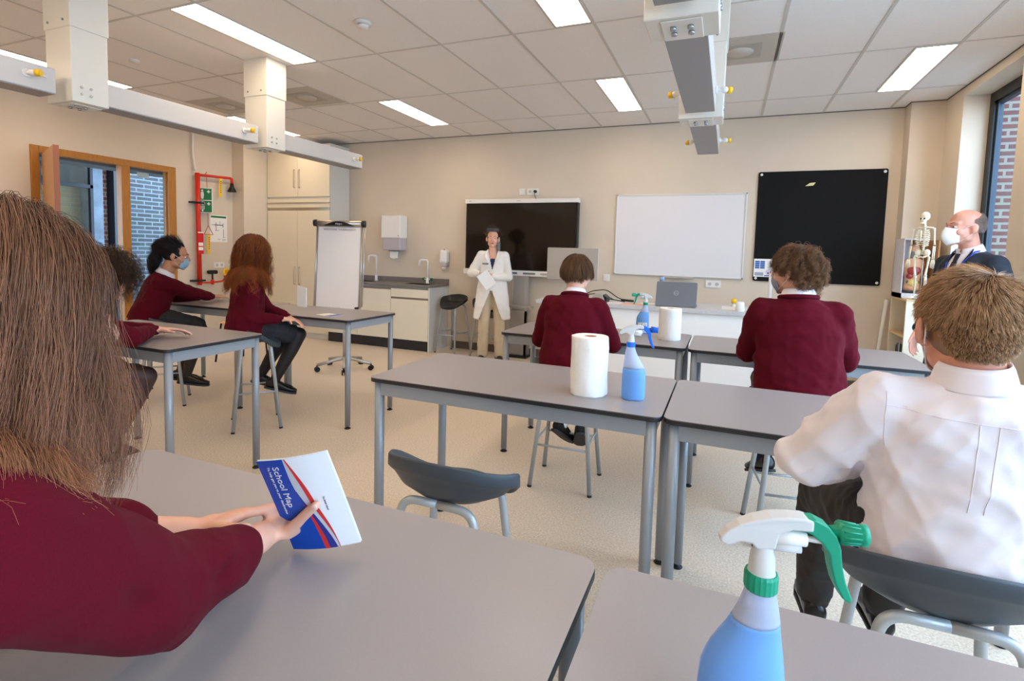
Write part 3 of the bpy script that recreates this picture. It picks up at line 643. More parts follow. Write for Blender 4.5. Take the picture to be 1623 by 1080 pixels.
# monitor (seen from behind)
t = thing('computer_monitor', (-1.50, 5.32, 0.90), 'silver desktop monitor seen from behind on the teacher bench', 'monitor')
def tilt(pt, c, rz):
    x, y = pt[0]-c[0], pt[1]-c[1]; return (c[0]+x*math.cos(rz)-y*math.sin(rz), c[1]+x*math.sin(rz)+y*math.cos(rz), pt[2])
mc = (-1.505, 5.34)
def MP(u, v, s): return tilt((mc[0]+u, mc[1]+s, v), mc, 0.06)
b = NB(); prism(b, rrect(0.545, 0.335, 0.010), lambda u, v, s: MP(u, 1.265+v, s), -0.012, 0.018); mk('rear_shell', b, m_silver, t, 0.003)
b = NB(); prism(b, rrect(0.535, 0.325, 0.008), lambda u, v, s: MP(u, 1.265+v, s), 0.018, 0.021); mk('display', b, m_screen, t)
b = NB(); prism(b, [(0.022*math.cos(i*PI/10), 0.014*math.sin(i*PI/10)) for i in range(20)], lambda u, v, s: MP(u, 1.375+v, s), -0.0145, -0.012); mk('logo', b, m_alu, t)
b = NB(); prism(b, rrect(0.06, 0.26, 0.01), lambda u, v, s: MP(u, 1.07+v, s), -0.035, -0.012); mk('stand', b, m_silver, t, 0.003)
b = NB(); prism(b, rrect(0.24, 0.18, 0.02), lambda u, v, s: MP(u, s, v), 0.90, 0.912); mk('stand_foot', b, m_silver, t, 0.002)
# telephone / docking wedge
t = thing('docking_station', (-1.17, 5.18, 0.90), 'silver wedge-shaped dock on the teacher bench beside the monitor', 'dock')
b = NB(); prism(b, [(0, 0), (0.17, 0), (0.13, 0.085), (0.06, 0.085)], lambda u, v, s: (-1.26+u, 5.10+s, 0.90+v), 0, 0.16); mk('shell', b, m_silver, t, 0.004)
b = NB(); prism(b, [(0.13, 0.005), (0.175, 0.0), (0.175, 0.05), (0.135, 0.08)], lambda u, v, s: (-1.255+u, 5.11+s, 0.90+v), 0, 0.14); mk('end_cap', b, m_black, t, 0.003)
random.seed(4)
CB = [[(-1.42, 5.30, 0.91), (-1.30, 5.40, 0.99), (-1.15, 5.42, 1.01), (-1.02, 5.42, 0.92), (-0.88, 5.40, 0.906)], [(-1.36, 5.20, 0.905), (-1.33, 5.28, 0.96), (-1.20, 5.34, 0.97), (-1.05, 5.36, 0.91)], [(-1.10, 5.2, 0.93), (-1.02, 5.26, 0.92), (-0.93, 5.26, 0.906)]]
for k, c in enumerate(CB):
    b = NB(); tube(b, bend(c, 0.05), 0.005, 8)
    if k == 0: tube(b, [(-0.99, 5.40, 0.912), (-0.86, 5.36, 0.910)], 0.012, 8)
    tag(mk('black_cable', b, m_black), ['black cable looping high behind the dock on the teacher bench', 'black cable looping low behind the dock on the teacher bench', 'short black cable at the right end of the dock on the teacher bench'][k], 'cable')
PAP = [(-0.99, 5.14, 0.2, (236, 232, 228), 'white sheet of paper right of the dock on the teacher bench'), (-0.83, 5.12, -0.1, (232, 168, 140), 'salmon-pink leaflet lying on the teacher bench'), (-0.66, 5.25, 0.3, (240, 238, 236), 'white papers lying left of the laptop, behind the green spray bottle')]
for k, (x, y, a, c, lb) in enumerate(PAP):
    b = NB(); prism(b, rrect(0.21, 0.148, 0.002), lambda u, v, s: tilt((x+u, y+v, s), (x, y), a), 0.9005, 0.9015+0.001*k); tag(mk('paper_sheet', b, mat('sheet%d' % k, c, 0.7)), lb, 'paper')
# laptop
t = thing('laptop', (-0.42, 5.22, 0.90), 'grey open laptop seen from behind on the teacher bench', 'laptop')
LP = lambda u, v, s: (-0.43+u*0.998, 5.10+s+v*0.30+u*0.12, 0.905+v*0.955)
b = NB(); prism(b, [(x, y+0.12) for x, y in rrect(0.365, 0.235, 0.012)], LP, 0, 0.008); mk('lid', b, m_lap, t, 0.001)
b = NB(); prism(b, rrect(0.36, 0.24, 0.012), lambda u, v, s: (-0.43+u, 5.225+v+u*0.12, s), 0.9005, 0.914); mk('keyboard_base', b, m_lap, t, 0.001)
b = NB()
def ring(bm, cx, cy, r0, r1, P, s0, s1, n=28):
    for i in range(n):
        a0, a1 = 2*PI*i/n, 2*PI*(i+1)/n
        prism(bm, [(cx+r0*math.cos(a0), cy+r0*math.sin(a0)), (cx+r1*math.cos(a0), cy+r1*math.sin(a0)), (cx+r1*math.cos(a1), cy+r1*math.sin(a1)), (cx+r0*math.cos(a1), cy+r0*math.sin(a1))], P, s0, s1)
ring(b, 0, 0.13, 0.019, 0.022, LP, -0.001, 0); mk('logo_ring', b, m_lapl, t)
mk('logo_lettering', text_bm('DELL', 0.015, lambda x, y, z: Vector(LP(x, 0.125+y, -0.0006-z)), align='CENTER'), m_lapl, t)
t = thing('drinks_bottle', (-0.62, 5.5, 0.90), 'translucent pale blue and orange bottle behind the laptop', 'bottle')
b = NB(); lathe(b, [(0.030, 0), (0.034, 0.01), (0.034, 0.19), (0.016, 0.215), (0.016, 0.225)], (-0.615, 5.46, 0.90), 20); mk('body', b, mat('peach_plastic', (226, 176, 160), 0.3), t)
b = NB(); lathe(b, [(0.024, 0.22), (0.024, 0.262), (0.0, 0.265)], (-0.6, 5.46, 0.90), 18); mk('cap', b, mat('paleblue_plastic', (150, 176, 214), 0.35), t)

# ---- flip chart
t = thing('flip_chart', (-3.98, 4.60, 0), 'white flip chart on a wheeled stand in front of the tall cabinet', 'flip chart')
fa = math.atan2(0.20, 0.50)   # yaw of the chart
fc = (-3.99, 4.68)
ca, sa = math.cos(fa), math.sin(fa)
def FP(u, v, s):   # u along width, v height, s towards the viewer
    lean = (1.66-v)*0.10
    return (fc[0]+u*ca+(s+lean)*sa, fc[1]+u*sa-(s+lean)*ca, v)
b = NB(); prism(b, rrect(0.50, 0.95, 0.006), lambda u, v, s: FP(u, 1.18+v, s), 0, 0.012); mk('board', b, m_alu, t)
b = NB(); prism(b, rrect(0.462, 0.90, 0.002), lambda u, v, s: FP(u, 1.145+v, s), 0.013, 0.017); pd = mk('paper_pad', b, mat('flip_paper', (236, 228, 222), 0.7), t)
mk('lettering', text_bm('WELCOME TO BIOLOGY!', 0.031, lambda x, y, z: Vector(FP(x, 1.558+y, 0.0175+z)), align='CENTER'), m_ink, pd)
for s in (-1, 1):
    b = NB(); tube(b, [FP(s*0.248, 1.63, 0.012), FP(s*0.252, 0.70, 0.012)], 0.009, 10); mk('side_rail', b, m_alu, t)
b = NB(); tube(b, [FP(-0.255, 1.635, 0.02), FP(0.255, 1.635, 0.02)], 0.034, 20); cb = mk('clamp_bar', b, mat('champagne_alu', (184, 172, 158), 0.3, metal=0.7), t)
for s in (-1, 1):
    b = NB(); tube(b, [FP(s*0.25, 1.635, 0.02), FP(s*0.285, 1.635, 0.02)], 0.038, 16); mk('end_cap', b, m_black, cb)
b = NB(); prism(b, [(-0.17, -0.03)]+[(-0.17+0.34*i/16, -0.03+0.05*math.sin(PI*i/16)) for i in range(1, 16)]+[(0.17, -0.03)], lambda u, v, s: FP(u, 1.637+v, s), 0.020, 0.056); bz = mk('badge', b, m_black, cb)
mk('lettering', text_bm('Allegro', 0.026, lambda x, y, z: Vector(FP(x, 1.622+y, 0.0565+z)), align='CENTER'), m_white, bz)
b = NB(); tube(b, [FP(0.24, 0.71, 0.02), FP(0.20, 0.705, 0.02)], 0.014, 8); mk('pen_clip', b, m_black, t)
b = NB(); tube(b, [FP(0.272, 1.60, -0.02), FP(0.262, 0.72, -0.02)], 0.010, 10); mk('rear_rail', b, m_alu, t)
px, py = fc[0]+0.05, fc[1]+0.02
b = NB(); tube(b, [(px, py, 0.10), (px, py, 0.62)], 0.022, 14); tube(b, [(px, py, 0.60), (px, py, 1.2)], 0.015, 12); mk('pole', b, m_alu, t)
b = NB(); tube(b, [FP(-0.02, 0.69, 0.0), FP(0.04, 0.69, 0.0)], 0.025, 12); tube(b, [(px, py, 0.60), (px, py, 0.66)], 0.03, 12); mk('collar', b, m_greyink, t)
for k in range(5):
    a = 2*PI*k/5+0.35; ex, ey = px+0.30*math.cos(a), py+0.30*math.sin(a)
    b = NB(); tube(b, bend([(px, py, 0.13), (px+0.10*math.cos(a), py+0.10*math.sin(a), 0.115), (ex, ey, 0.075)], 0.05), [0.022]*3+[0.018]*(len(bend([(0, 0, 0), (1, 0, 0), (2, 0, 1)], 0.05))-3), 10); ar = mk('star_leg', b, m_alu, t)
    b = NB()
    for q in (-0.014, 0.014): tube(b, [(ex-math.sin(a)*(q-0.008), ey+math.cos(a)*(q-0.008), 0.028), (ex-math.sin(a)*(q+0.008), ey+math.cos(a)*(q+0.008), 0.028)], 0.028, 16)
    tube(b, [(ex, ey, 0.03), (ex, ey, 0.075)], 0.009, 8); mk('castor', b, m_black, ar)

# ---- emergency shower on the left wall
t = thing('emergency_shower', (XL, 5.05, 1.6), 'red emergency shower and eye wash pipe on the left wall', 'emergency shower')
Xp = XL+0.07
b = NB(); tube(b, [(Xp, 5.05, 0.80), (Xp, 5.04, 2.33)], 0.030, 18); mk('riser', b, m_red, t)
b = NB(); tube(b, bend([(Xp, 5.04, 2.305), (Xp+0.02, 5.56, 2.325), (Xp+0.02, 5.56, 2.24)], 0.03), 0.019, 14); mk('arm', b, m_red, t)
b = NB(); tube(b, [(Xp+0.02, 5.56, 2.25), (Xp+0.02, 5.56, 2.20), (Xp+0.02, 5.56, 2.14), (Xp+0.02, 5.56, 2.13)], [0.022, 0.028, 0.062, 0.058], 20); mk('shower_head', b, m_black, t)
for z in (1.93, 0.86):
    b = NB(); tube(b, [(Xp, 5.045, z-0.012), (Xp, 5.045, z+0.012)], 0.038, 16); box(b, XL, Xp+0.01, 4.955, 5.135, z-0.012, z+0.012); mk('pipe_bracket', b, m_black, t)
b = NB(); tube(b, [(Xp+0.01, 5.17, 2.31), (Xp+0.012, 5.18, 1.62)], 0.0035, 6); tube(b, bend([(Xp+0.012, 5.18, 1.625), (Xp+0.02, 5.115, 1.50), (Xp+0.02, 5.25, 1.50), (Xp+0.012, 5.18, 1.625)], 0.01), 0.0045, 8); tube(b, [(Xp, 5.15, 2.32), (Xp, 5.18, 2.36)], 0.006, 8); mk('pull_handle', b, mat('rust_wire', (176, 66, 40), 0.5), t)
for (y, z0, z1) in ((5.38, 2.30, 2.03), (5.185, 1.50, 1.22)):
    b = NB(); prism(b, [(-0.02, 0), (0.02, 0), (0.016, z1-z0), (-0.024, z1-z0+0.02)], lambda u, v, s: (Xp+0.02+s+v*0.04, y+u-v*0.08*abs(v), z0+v), 0, 0.002); tp = mk('yellow_tag', b, m_yel, t)
    b = NB(); 
    for k in range(6): rect(b, -0.006, 0.006, -0.05-k*0.03, -0.035-k*0.03, lambda u, v, s: (Xp+0.02+s+v*0.04, y+u-v*0.08*abs(v), z0+v), 0.0022, 0.0026)
    mk('printing', b, m_ink, tp)
b = NB(); rect(b, -0.042, 0.042, 0, 0.29, lambda u, v, s: (Xp+0.031+s, 5.05+u, 1.23+v), 0, 0.003); lb_ = mk('instruction_label', b, mat('label_red', (206, 30, 36), 0.5), t)
for z0_, z1_, w0_ in ((0.05, 0.095, 0.034), (0.11, 0.155, 0.034), (0.285, 0.30, 0.042)):
    b = NB(); rect(b, -w0_, w0_, z0_, z1_, lambda u, v, s: (Xp+0.034+s, 5.05+u, 1.23+v), 0, 0.001); mk('label_panel', b, m_paper, lb_)
b = NB(); tube(b, bend([(Xp, 5.05, 0.83), (Xp+0.02, 5.24, 0.83), (Xp+0.03, 5.38, 0.84), (Xp+0.04, 5.43, 0.90)], 0.03), 0.012, 10); mk('eye_wash_pipe', b, m_red, t)
b = NB(); tube(b, [(Xp+0.02, 5.23, 0.80), (Xp+0.02, 5.23, 0.87)], 0.022, 12); mk('valve_body', b, m_red, t)
b = NB(); tube(b, [(Xp+0.02, 5.23, 0.87), (Xp+0.02, 5.23, 0.95)], 0.012, 10); prism(b, rrect(0.14, 0.055, 0.02), lambda u, v, s: (Xp+0.03+s, 5.23+u, 0.975+v), -0.03, 0.01); mk('push_paddle', b, m_black, t, 0.003)
b = NB(); lathe(b, [(0.0, 0.0), (0.045, 0.012), (0.062, 0.03), (0.060, 0.032), (0, 0.02)], (Xp+0.05, 5.45, 0.885), 20); mk('eye_wash_bowl', b, m_red, t)
b = NB(); prism(b, [(0.078*math.cos(i*PI/12), 0.055*math.sin(i*PI/12)) for i in range(24)], lambda u, v, s: (Xp+0.06+s, 5.44+u, 0.975+v), 0, 0.003); yc_ = mk('yellow_disc', b, m_yel, t)
b = NB()
for k in range(3): rect(b, -0.045, 0.045, 0.015-k*0.018, 0.021-k*0.018, lambda u, v, s: (Xp+0.0635+s, 5.44+u, 0.975+v), 0, 0.001)
mk('printing', b, m_ink, yc_)
b = NB(); tube(b, bend([(XL+0.04, 5.0, 2.90), (XL+0.04, 5.0, 2.55), (XL+0.04, 5.035, 2.36)], 0.1), 0.014, 10); tag(mk('white_supply_pipe', b, m_white), 'white pipe running down the left wall to the red shower pipe', 'pipe')
# sign block
t = thing('safety_sign', (XL+0.1, 5.18, 2.0), 'green and white emergency shower and eye wash sign block beside the red pipe', 'sign')
def sign_face(P, w_, flip=False):
    b = NB(); rect(b, 0, w_, 0, 0.34, P, 0, 0.002); pn = mk('sign_panel', b, m_paper, t)
    b = NB(); rect(b, 0.008, w_-0.008, 0.008, 0.165, P, 0.002, 0.003); rect(b, 0.008, w_-0.008, 0.175, 0.332, P, 0.002, 0.003); mk('green_field', b, m_green, pn)
    b = NB(); k = w_/0.17
    rect(b, 0.105*k, 0.145*k, 0.285, 0.297, P, 0.003, 0.004); rect(b, 0.119*k, 0.131*k, 0.27, 0.312, P, 0.003, 0.004)
    rect(b, 0.105*k, 0.145*k, 0.118, 0.130, P, 0.003, 0.004); rect(b, 0.119*k, 0.131*k, 0.103, 0.145, P, 0.003, 0.004)
    prism(b, [(0.05*k+0.013*k*math.cos(i*PI/6), 0.305+0.013*math.sin(i*PI/6)) for i in range(12)], P, 0.003, 0.004)
    prism(b, [(0.036*k, 0.19), (0.064*k, 0.19), (0.07*k, 0.25), (0.064*k, 0.288), (0.036*k, 0.288), (0.03*k, 0.25)], P, 0.003, 0.004)
    prism(b, [(0.052*k+0.032*k*math.cos(i*PI/8), 0.130+0.022*math.sin(i*PI/8)) for i in range(16)], P, 0.003, 0.004)
    for j in range(4): rect(b, (0.03+j*0.013)*k, (0.036+j*0.013)*k, 0.045, 0.10, P, 0.003, 0.004)
    rect(b, 0.042*k, 0.062*k, 0.016, 0.045, P, 0.003, 0.004)
    mk('pictogram', b, m_white, pn)
X2 = XL+0.005
sign_face(lambda u, v, s: (XL+0.01+u*0.75+s*0.66, 5.09+u*0.70-s*0.7, 1.80+v), 0.17)
sign_face(lambda u, v, s: (XL+0.135-u*0.92+s*0.4, 5.21+u*0.55+s*0.9, 1.80+v), 0.12)
# poster
t = thing('safety_poster', (XL+0.002, 5.41, 1.6), 'white safety poster with a green heading on the left wall', 'poster')
PP = lambda u, v, s: (XL+0.002+s, 5.27+u, 1.40+v)
b = NB(); rect(b, 0, 0.275, 0, 0.385, PP); mk('sheet', b, m_paper, t)
b = NB(); rect(b, 0.015, 0.26, 0.345, 0.372, PP, 0.001, 0.0014); mk('heading', b, m_green, t)
b = NB()
for q in ((0.02, 0.07, 0.24, 0.246), (0.07, 0.20, 0.236, 0.250), (0.09, 0.10, 0.17, 0.28), (0.155, 0.161, 0.25, 0.30), (0.20, 0.212, 0.21, 0.27), (0.08, 0.14, 0.162, 0.168), (0.21, 0.218, 0.07, 0.19), (0.2, 0.24, 0.065, 0.07), (0.12, 0.17, 0.042, 0.046), (0.12, 0.16, 0.034, 0.037), (0.19, 0.25, 0.042, 0.045), (0.19, 0.25, 0.03, 0.033), (0.19, 0.24, 0.02, 0.023)): rect(b, *q, PP, 0.001, 0.0014)
mk('drawing', b, m_greyink, t)
# things behind the left tables
t = thing('wooden_chair', (-5.05, 5.02, 0), 'small chair with pale wooden back and black legs below the eye wash', 'chair')
b = NB(); prism(b, rrect(0.36, 0.20, 0.04), lambda u, v, s: (-5.28+u*0.98, 4.65+u*0.15+s, 0.77+v), 0, 0.012); mk('backrest', b, mat('honey_wood', (222, 166, 92), 0.5, noise=0.1, nscale=10), t, 0.003)
b = NB(); prism(b, rrect(0.38, 0.36, 0.05), lambda u, v, s: (-5.26+u, 4.47+v, s), 0.455, 0.467); mk('seat', b, mat('honey_wood', (222, 166, 92), 0.5), t, 0.003)
for sx in (-1, 1):
    for sy in (-1, 1):
        b = NB(); tube(b, [(-5.26+sx*0.15, 4.47+sy*0.15, 0.455 if sy < 0 else 0.75), (-5.26+sx*0.20, 4.47+sy*0.19, 0.0)], 0.010, 10); mk('leg', b, m_black, t)
b = NB(); box(b, -4.62, -4.50, 4.62, 4.70, 0.65, 0.66)
b = NB(); box(b, -3.40, -3.20, 3.62, 3.69, TZ+0.0, TZ+0.21); 
b.free()
b = NB(); prism(b, [(0, 0), (0.10, 0), (0.10, 0.17), (0.0, 0.185)], lambda u, v, s: (-3.13-0.42+u, 3.60+s, TZ+v), 0, 0.012); tag(mk('white_card', b, m_white), 'white upright card on the table in front of the auburn-haired girl', 'card')
t = thing('leaflet', (-2.86, 3.28, TZ), 'small folded blue and white leaflet on the table of the auburn-haired girl', 'leaflet')
LF = lambda u, v, s: tilt((-2.90+u, 3.28+v, TZ+0.0008+s), (-2.90, 3.28), -0.15)
b = NB(); rect(b, -0.09, 0.09, -0.06, 0.06, LF, 0, 0.002); mk('sheet', b, m_paper, t)
b = NB(); rect(b, 0.02, 0.09, -0.06, 0.06, LF, 0.002, 0.0026); mk('blue_band', b, mat('leaflet_blue', (96, 108, 176), 0.5), t)

# ---- bookshelf with box, models, books
t = thing('bookshelf', (1.70, 6.05, 0), 'pale birch bookshelf in the back right corner', 'bookshelf')
bx0, bx1, by0, by1, bz = 1.60, 1.845, 6.04, 6.285, 1.02
bx0, bx1, by0, by1 = 1.535, 1.845, 5.80, 6.29
b = NB(); box(b, bx0, bx1, by0, by0+0.018, 0, bz); box(b, bx0, bx1, by1-0.018, by1, 0, bz); box(b, bx1-0.01, bx1, by0, by1, 0, bz); mk('side_panel', b, m_birchl, t, 0.001)
b = NB(); box(b, bx0-0.002, bx1, by0-0.002, by1+0.002, bz, bz+0.018); mk('top', b, m_birch, t, 0.001)
for z in (0.04, 0.35, 0.68):
    b = NB(); box(b, bx0, bx1-0.01, by0+0.018, by1-0.018, z, z+0.018); mk('shelf', b, m_birch, t, 0.001)
yy = by0+0.16
for k, (w_, h_, c_, lb) in enumerate(((0.022, 0.235, (46, 88, 66), 'green book on the middle shelf of the bookshelf'), (0.018, 0.25, (190, 196, 198), 'pale grey book on the middle shelf of the bookshelf'), (0.034, 0.24, (62, 40, 70), 'dark purple book on the middle shelf of the bookshelf'), (0.022, 0.23, (36, 52, 96), 'navy book on the middle shelf of the bookshelf'), (0.03, 0.21, (30, 30, 36), 'black book on the middle shelf of the bookshelf'))):
    b = NB(); box(b, bx0+0.02, bx0+0.19, yy, yy+w_, 0.368, 0.368+h_); bk = tag(mk('book', b, mat('book%d' % k, c_, 0.5), None, 0.002), lb, 'book', 'books in the bookshelf')
    b = NB(); box(b, bx0+0.03, bx0+0.188, yy+0.003, yy+w_-0.003, 0.368+h_, 0.368+h_+0.001); mk('pages', b, m_paper, bk)
    yy += w_+0.004
t = thing('display_box', (1.66, 6.1, 1.04), 'open white and brown box standing on the bookshelf around the torso model', 'box')
ox0, ox1, oy0, oy1, oz0, oz1 = 1.50, 1.80, 5.98, 6.27, 1.039, 1.59
ox0 = 1.53
b = NB(); box(b, ox0, ox0+0.008, oy0, oy1, oz0, oz1); box(b, ox0, ox1, oy1-0.008, oy1, oz0, oz1); box(b, ox0, ox1-0.03, oy0, oy1, oz0, oz0+0.045); mk('white_lining', b, mat('box_white', (226, 222, 226), 0.6), t)
b = NB(); box(b, ox1-0.012, ox1, oy0-0.02, oy1, oz0, oz1); box(b, ox0+0.14, ox1, oy1-0.02, oy1-0.009, oz0+0.05, oz1); mk('brown_side', b, m_card, t)
b = NB(); box(b, ox0, ox1-0.10, oy0-0.005, oy1, oz1, oz1+0.012); mk('lid_flap', b, mat('box_white', (226, 222, 226), 0.6), t)
t = thing('anatomical_torso', (1.64, 6.08, 1.085), 'coloured anatomical torso model on a black base inside the box', 'anatomical model')
tcx, tcy, tz = 1.645, 6.10, 1.086
b = NB(); box(b, tcx-0.075, tcx+0.075, tcy-0.06, tcy+0.06, tz-0.001, tz+0.02); mk('base', b, m_black, t, 0.004)
b = NB(); lathe(b, [(0.0, 0.02), (0.062, 0.02), (0.068, 0.05), (0.060, 0.13), (0.072, 0.20), (0.088, 0.27), (0.080, 0.31), (0.035, 0.335), (0.028, 0.36), (0.040, 0.39), (0.042, 0.43), (0.02, 0.46), (0.0, 0.462)], (tcx, tcy, tz), 24, 1.0, 0.6); mk('body', b, mat('model_skin', (214, 152, 112), 0.5), t)
b = NB(); ellip(b, (tcx, tcy-0.035, tz+0.215), (0.055, 0.022, 0.05)); ellip(b, (tcx-0.03, tcy-0.03, tz+0.16), (0.03, 0.02, 0.025)); mk('red_organs', b, mat('model_red', (150, 52, 44), 0.35), t, smooth=True)
b = NB(); ellip(b, (tcx, tcy-0.032, tz+0.095), (0.042, 0.018, 0.038)); mk('intestines', b, mat('model_yellow', (214, 178, 96), 0.4, noise=0.3, nscale=60), t, smooth=True)
b = NB(); ellip(b, (tcx, tcy-0.018, tz+0.10), (0.056, 0.016, 0.05)); mk('green_rim', b, mat('model_green', (70, 96, 80), 0.4), t, smooth=True)
b = NB(); ellip(b, (tcx-0.01, tcy-0.012, tz+0.36), (0.035, 0.016, 0.05)); mk('neck_section', b, mat('model_grey', (110, 104, 92), 0.4), t, smooth=True)

# skeleton model
t = thing('skeleton_model', (1.66, 5.96, 1.04), 'small white human skeleton model standing on the bookshelf', 'skeleton model')
sx_, sy_, sz_ = 1.645, 5.885, 1.04
def S(x, y, z):  # local metres at full height 0.80, turned
    a = math.radians(-40); return (sx_+x*math.cos(a)-y*math.sin(a), sy_+x*math.sin(a)+y*math.cos(a), sz_+z)
b = NB(); ellip(b, S(0, 0.005, 0.76), (0.036, 0.044, 0.042)); ellip(b, S(0, -0.02, 0.725), (0.024, 0.022, 0.024)); tube(b, [S(-0.02, -0.03, 0.70), S(0, -0.042, 0.695), S(0.02, -0.03, 0.70)], 0.007, 8); mk('skull', b, m_bone, t, smooth=True)
b = NB()
for s in (-1, 1): ellip(b, S(s*0.013, -0.037, 0.737), (0.008, 0.006, 0.008), None, 10, 6)
mk('eye_socket', b, m_black, t, smooth=True)
b = NB(); tube(b, [S(0, 0.01, 0.72), S(0, 0.012, 0.65), S(0, 0.025, 0.55), S(0, 0.012, 0.46), S(0, 0.015, 0.41)], 0.009, 8)
for k in range(16): p = S(0, 0.014+0.01*math.sin(k/16*PI), 0.42+k*0.017); ellip(b, p, (0.013, 0.013, 0.0055), None, 10, 6)
mk('spine', b, m_bone, t)
b = NB()
for k in range(9):
    z = 0.645-k*0.017; r = 0.036+0.020*math.sin(PI*min(1, (k+1)/8.0)*0.8)
    for s in (-1, 1):
        pts = [S(s*r*math.sin(a), 0.02-(1-math.cos(a))*r*0.62, z-0.024*(a/PI)) for a in np.linspace(0.1, PI*0.93, 9)]; tube(b, pts, 0.0036, 6)
tube(b, [S(0, -0.045, 0.63), S(0, -0.05, 0.53)], 0.006, 8)
for s in (-1, 1): tube(b, [S(0, -0.035, 0.655), S(s*0.04, -0.02, 0.66), S(s*0.075, 0.0, 0.655)], 0.005, 8)
mk('rib_cage', b, m_bone, t)
b = NB()
for s in (-1, 1):
    ellip(b, S(s*0.034, 0.012, 0.43), (0.026, 0.016, 0.032)); tube(b, [S(s*0.045, 0, 0.40), S(s*0.02, -0.02, 0.385), S(0, -0.02, 0.39)], 0.007, 8)
mk('pelvis', b, m_bone, t, smooth=True)
for s in (-1, 1):
    b = NB(); tube(b, [S(s*0.08, 0, 0.65), S(s*0.083, 0, 0.63), S(s*0.09, 0.0, 0.53), S(s*0.092, 0, 0.50)], [0.011, 0.007, 0.006, 0.009], 10)
    tube(b, [S(s*0.088, -0.004, 0.49), S(s*0.09, -0.02, 0.37)], 0.0045, 8); tube(b, [S(s*0.098, 0.0, 0.49), S(s*0.10, -0.012, 0.37)], 0.0045, 8)
    for f in range(5): tube(b, [S(s*(0.088+0.004*f), -0.018, 0.365), S(s*(0.082+0.008*f), -0.024, 0.325), S(s*(0.082+0.009*f), -0.022, 0.285+0.004*abs(f-2))], [0.004, 0.0035, 0.0025], 6)
    mk('arm', b, m_bone, t)
    b = NB(); tube(b, [S(s*0.045, 0, 0.40), S(s*0.058, 0, 0.385), S(s*0.05, -0.003, 0.30), S(s*0.042, -0.004, 0.235), S(s*0.042, -0.004, 0.215)], [0.012, 0.010, 0.007, 0.010, 0.014], 10)
    tube(b, [S(s*0.040, 0, 0.212), S(s*0.038, 0, 0.19), S(s*0.036, 0.0, 0.05)], [0.014, 0.008, 0.006], 10); tube(b, [S(s*0.05, 0.006, 0.20), S(s*0.045, 0.006, 0.05)], 0.004, 8)
    ellip(b, S(s*0.037, 0.012, 0.028), (0.012, 0.014, 0.014), None, 10, 6)
    for f in range(5): tube(b, [S(s*(0.032+0.004*f), 0.0, 0.035), S(s*(0.028+0.006*f), -0.04, 0.018), S(s*(0.026+0.008*f), -0.072, 0.008)], [0.006, 0.004, 0.003], 6)
    mk('leg', b, m_bone, t)
b = NB(); lathe(b, [(0.0, 0), (0.05, 0), (0.05, 0.006), (0, 0.01)], (sx_, sy_+0.01, 1.0385), 20); tube(b, [S(0, 0.03, 0.0), S(0, 0.03, 0.42)], 0.003, 8); mk('support_rod', b, m_alu, t)

# ---- kitchen rolls
def roll(x, y, label, h=0.215, r=0.070, loose=False):
    t = thing('kitchen_roll', (x, y, TZ), label, 'paper roll', 'white paper rolls on the tables')
    b = NB(); n = 56; rows = []
    for z in (0.0, 0.004, 0.03, 0.08, 0.13, 0.18, h-0.004, h):
        rr = []
        for k in range(n):
            a = 2*PI*k/n; q = r*(1-0.02*(z in (0.0, h))) + (0.0016*math.sin(5*a+z*40)+0.001*math.sin(11*a-z*70))*(1 if loose else 0.2)
            rr.append(b.verts.new((x+q*math.cos(a), y+q*math.sin(a), TZ+z)))
        rows.append(rr)
    for A, B in zip(rows, rows[1:]):
        for k in range(n): b.faces.new((A[k], A[(k+1) % n], B[(k+1) % n], B[k])).smooth = True
    top, bot = rows[-1], rows[0]
    for rr, up in ((0.060, 0.001), (0.045, 0.0), (0.024, 0.0)):
        nr = [b.verts.new((x+rr*math.cos(2*PI*k/n), y+rr*math.sin(2*PI*k/n), TZ+h+up)) for k in range(n)]
        for k in range(n): b.faces.new((top[k], top[(k+1) % n], nr[(k+1) % n], nr[k]))
        top = nr
    nr = [b.verts.new((x+0.023*math.cos(2*PI*k/n), y+0.023*math.sin(2*PI*k/n), TZ+h-0.05)) for k in range(n)]
    for k in range(n): b.faces.new((top[k], top[(k+1) % n], nr[(k+1) % n], nr[k]))
    b.faces.new(nr); b.faces.new(list(reversed(bot)))
    mk('paper', b, mat('roll_paper', (240, 238, 234), 0.85, bump=0.5, bscale=45, bdist=0.004), t)
    if loose:
        b = NB(); a0 = 2.6
        for A in (0,):
            v = []
            for z in (0.004, 0.10, h-0.003):
                v.append([b.verts.new((x+(r+0.002+0.006*q*q)*math.cos(a0+0.35*q), y+(r+0.002+0.006*q*q)*math.sin(a0+0.35*q), TZ+z)) for q in (0, 0.3, 0.6, 1.0)])
            for a_, c_ in zip(v, v[1:]):
                for k in range(3): b.faces.new((a_[k], a_[k+1], c_[k+1], c_[k])).smooth = True
        lo = mk('loose_sheet', b, mat('roll_paper', (240, 238, 234), 0.85), t); sd = lo.modifiers.new('s', 'SOLIDIFY'); sd.thickness = 0.0008
    b = NB(); lathe(b, [(0.0225, h-0.049), (0.0225, h-0.001), (0.021, h-0.001), (0.021, h-0.049)], (x, y, TZ), 24); mk('core', b, m_card, t)
    return t
roll(-0.475, 1.975, 'white kitchen roll with a loose end, on the middle table beside the blue spray bottle', 0.225, 0.071, True)
roll(-0.325, 3.52, 'white kitchen roll on the farther table, left of the laptop as seen', 0.205, 0.0705)

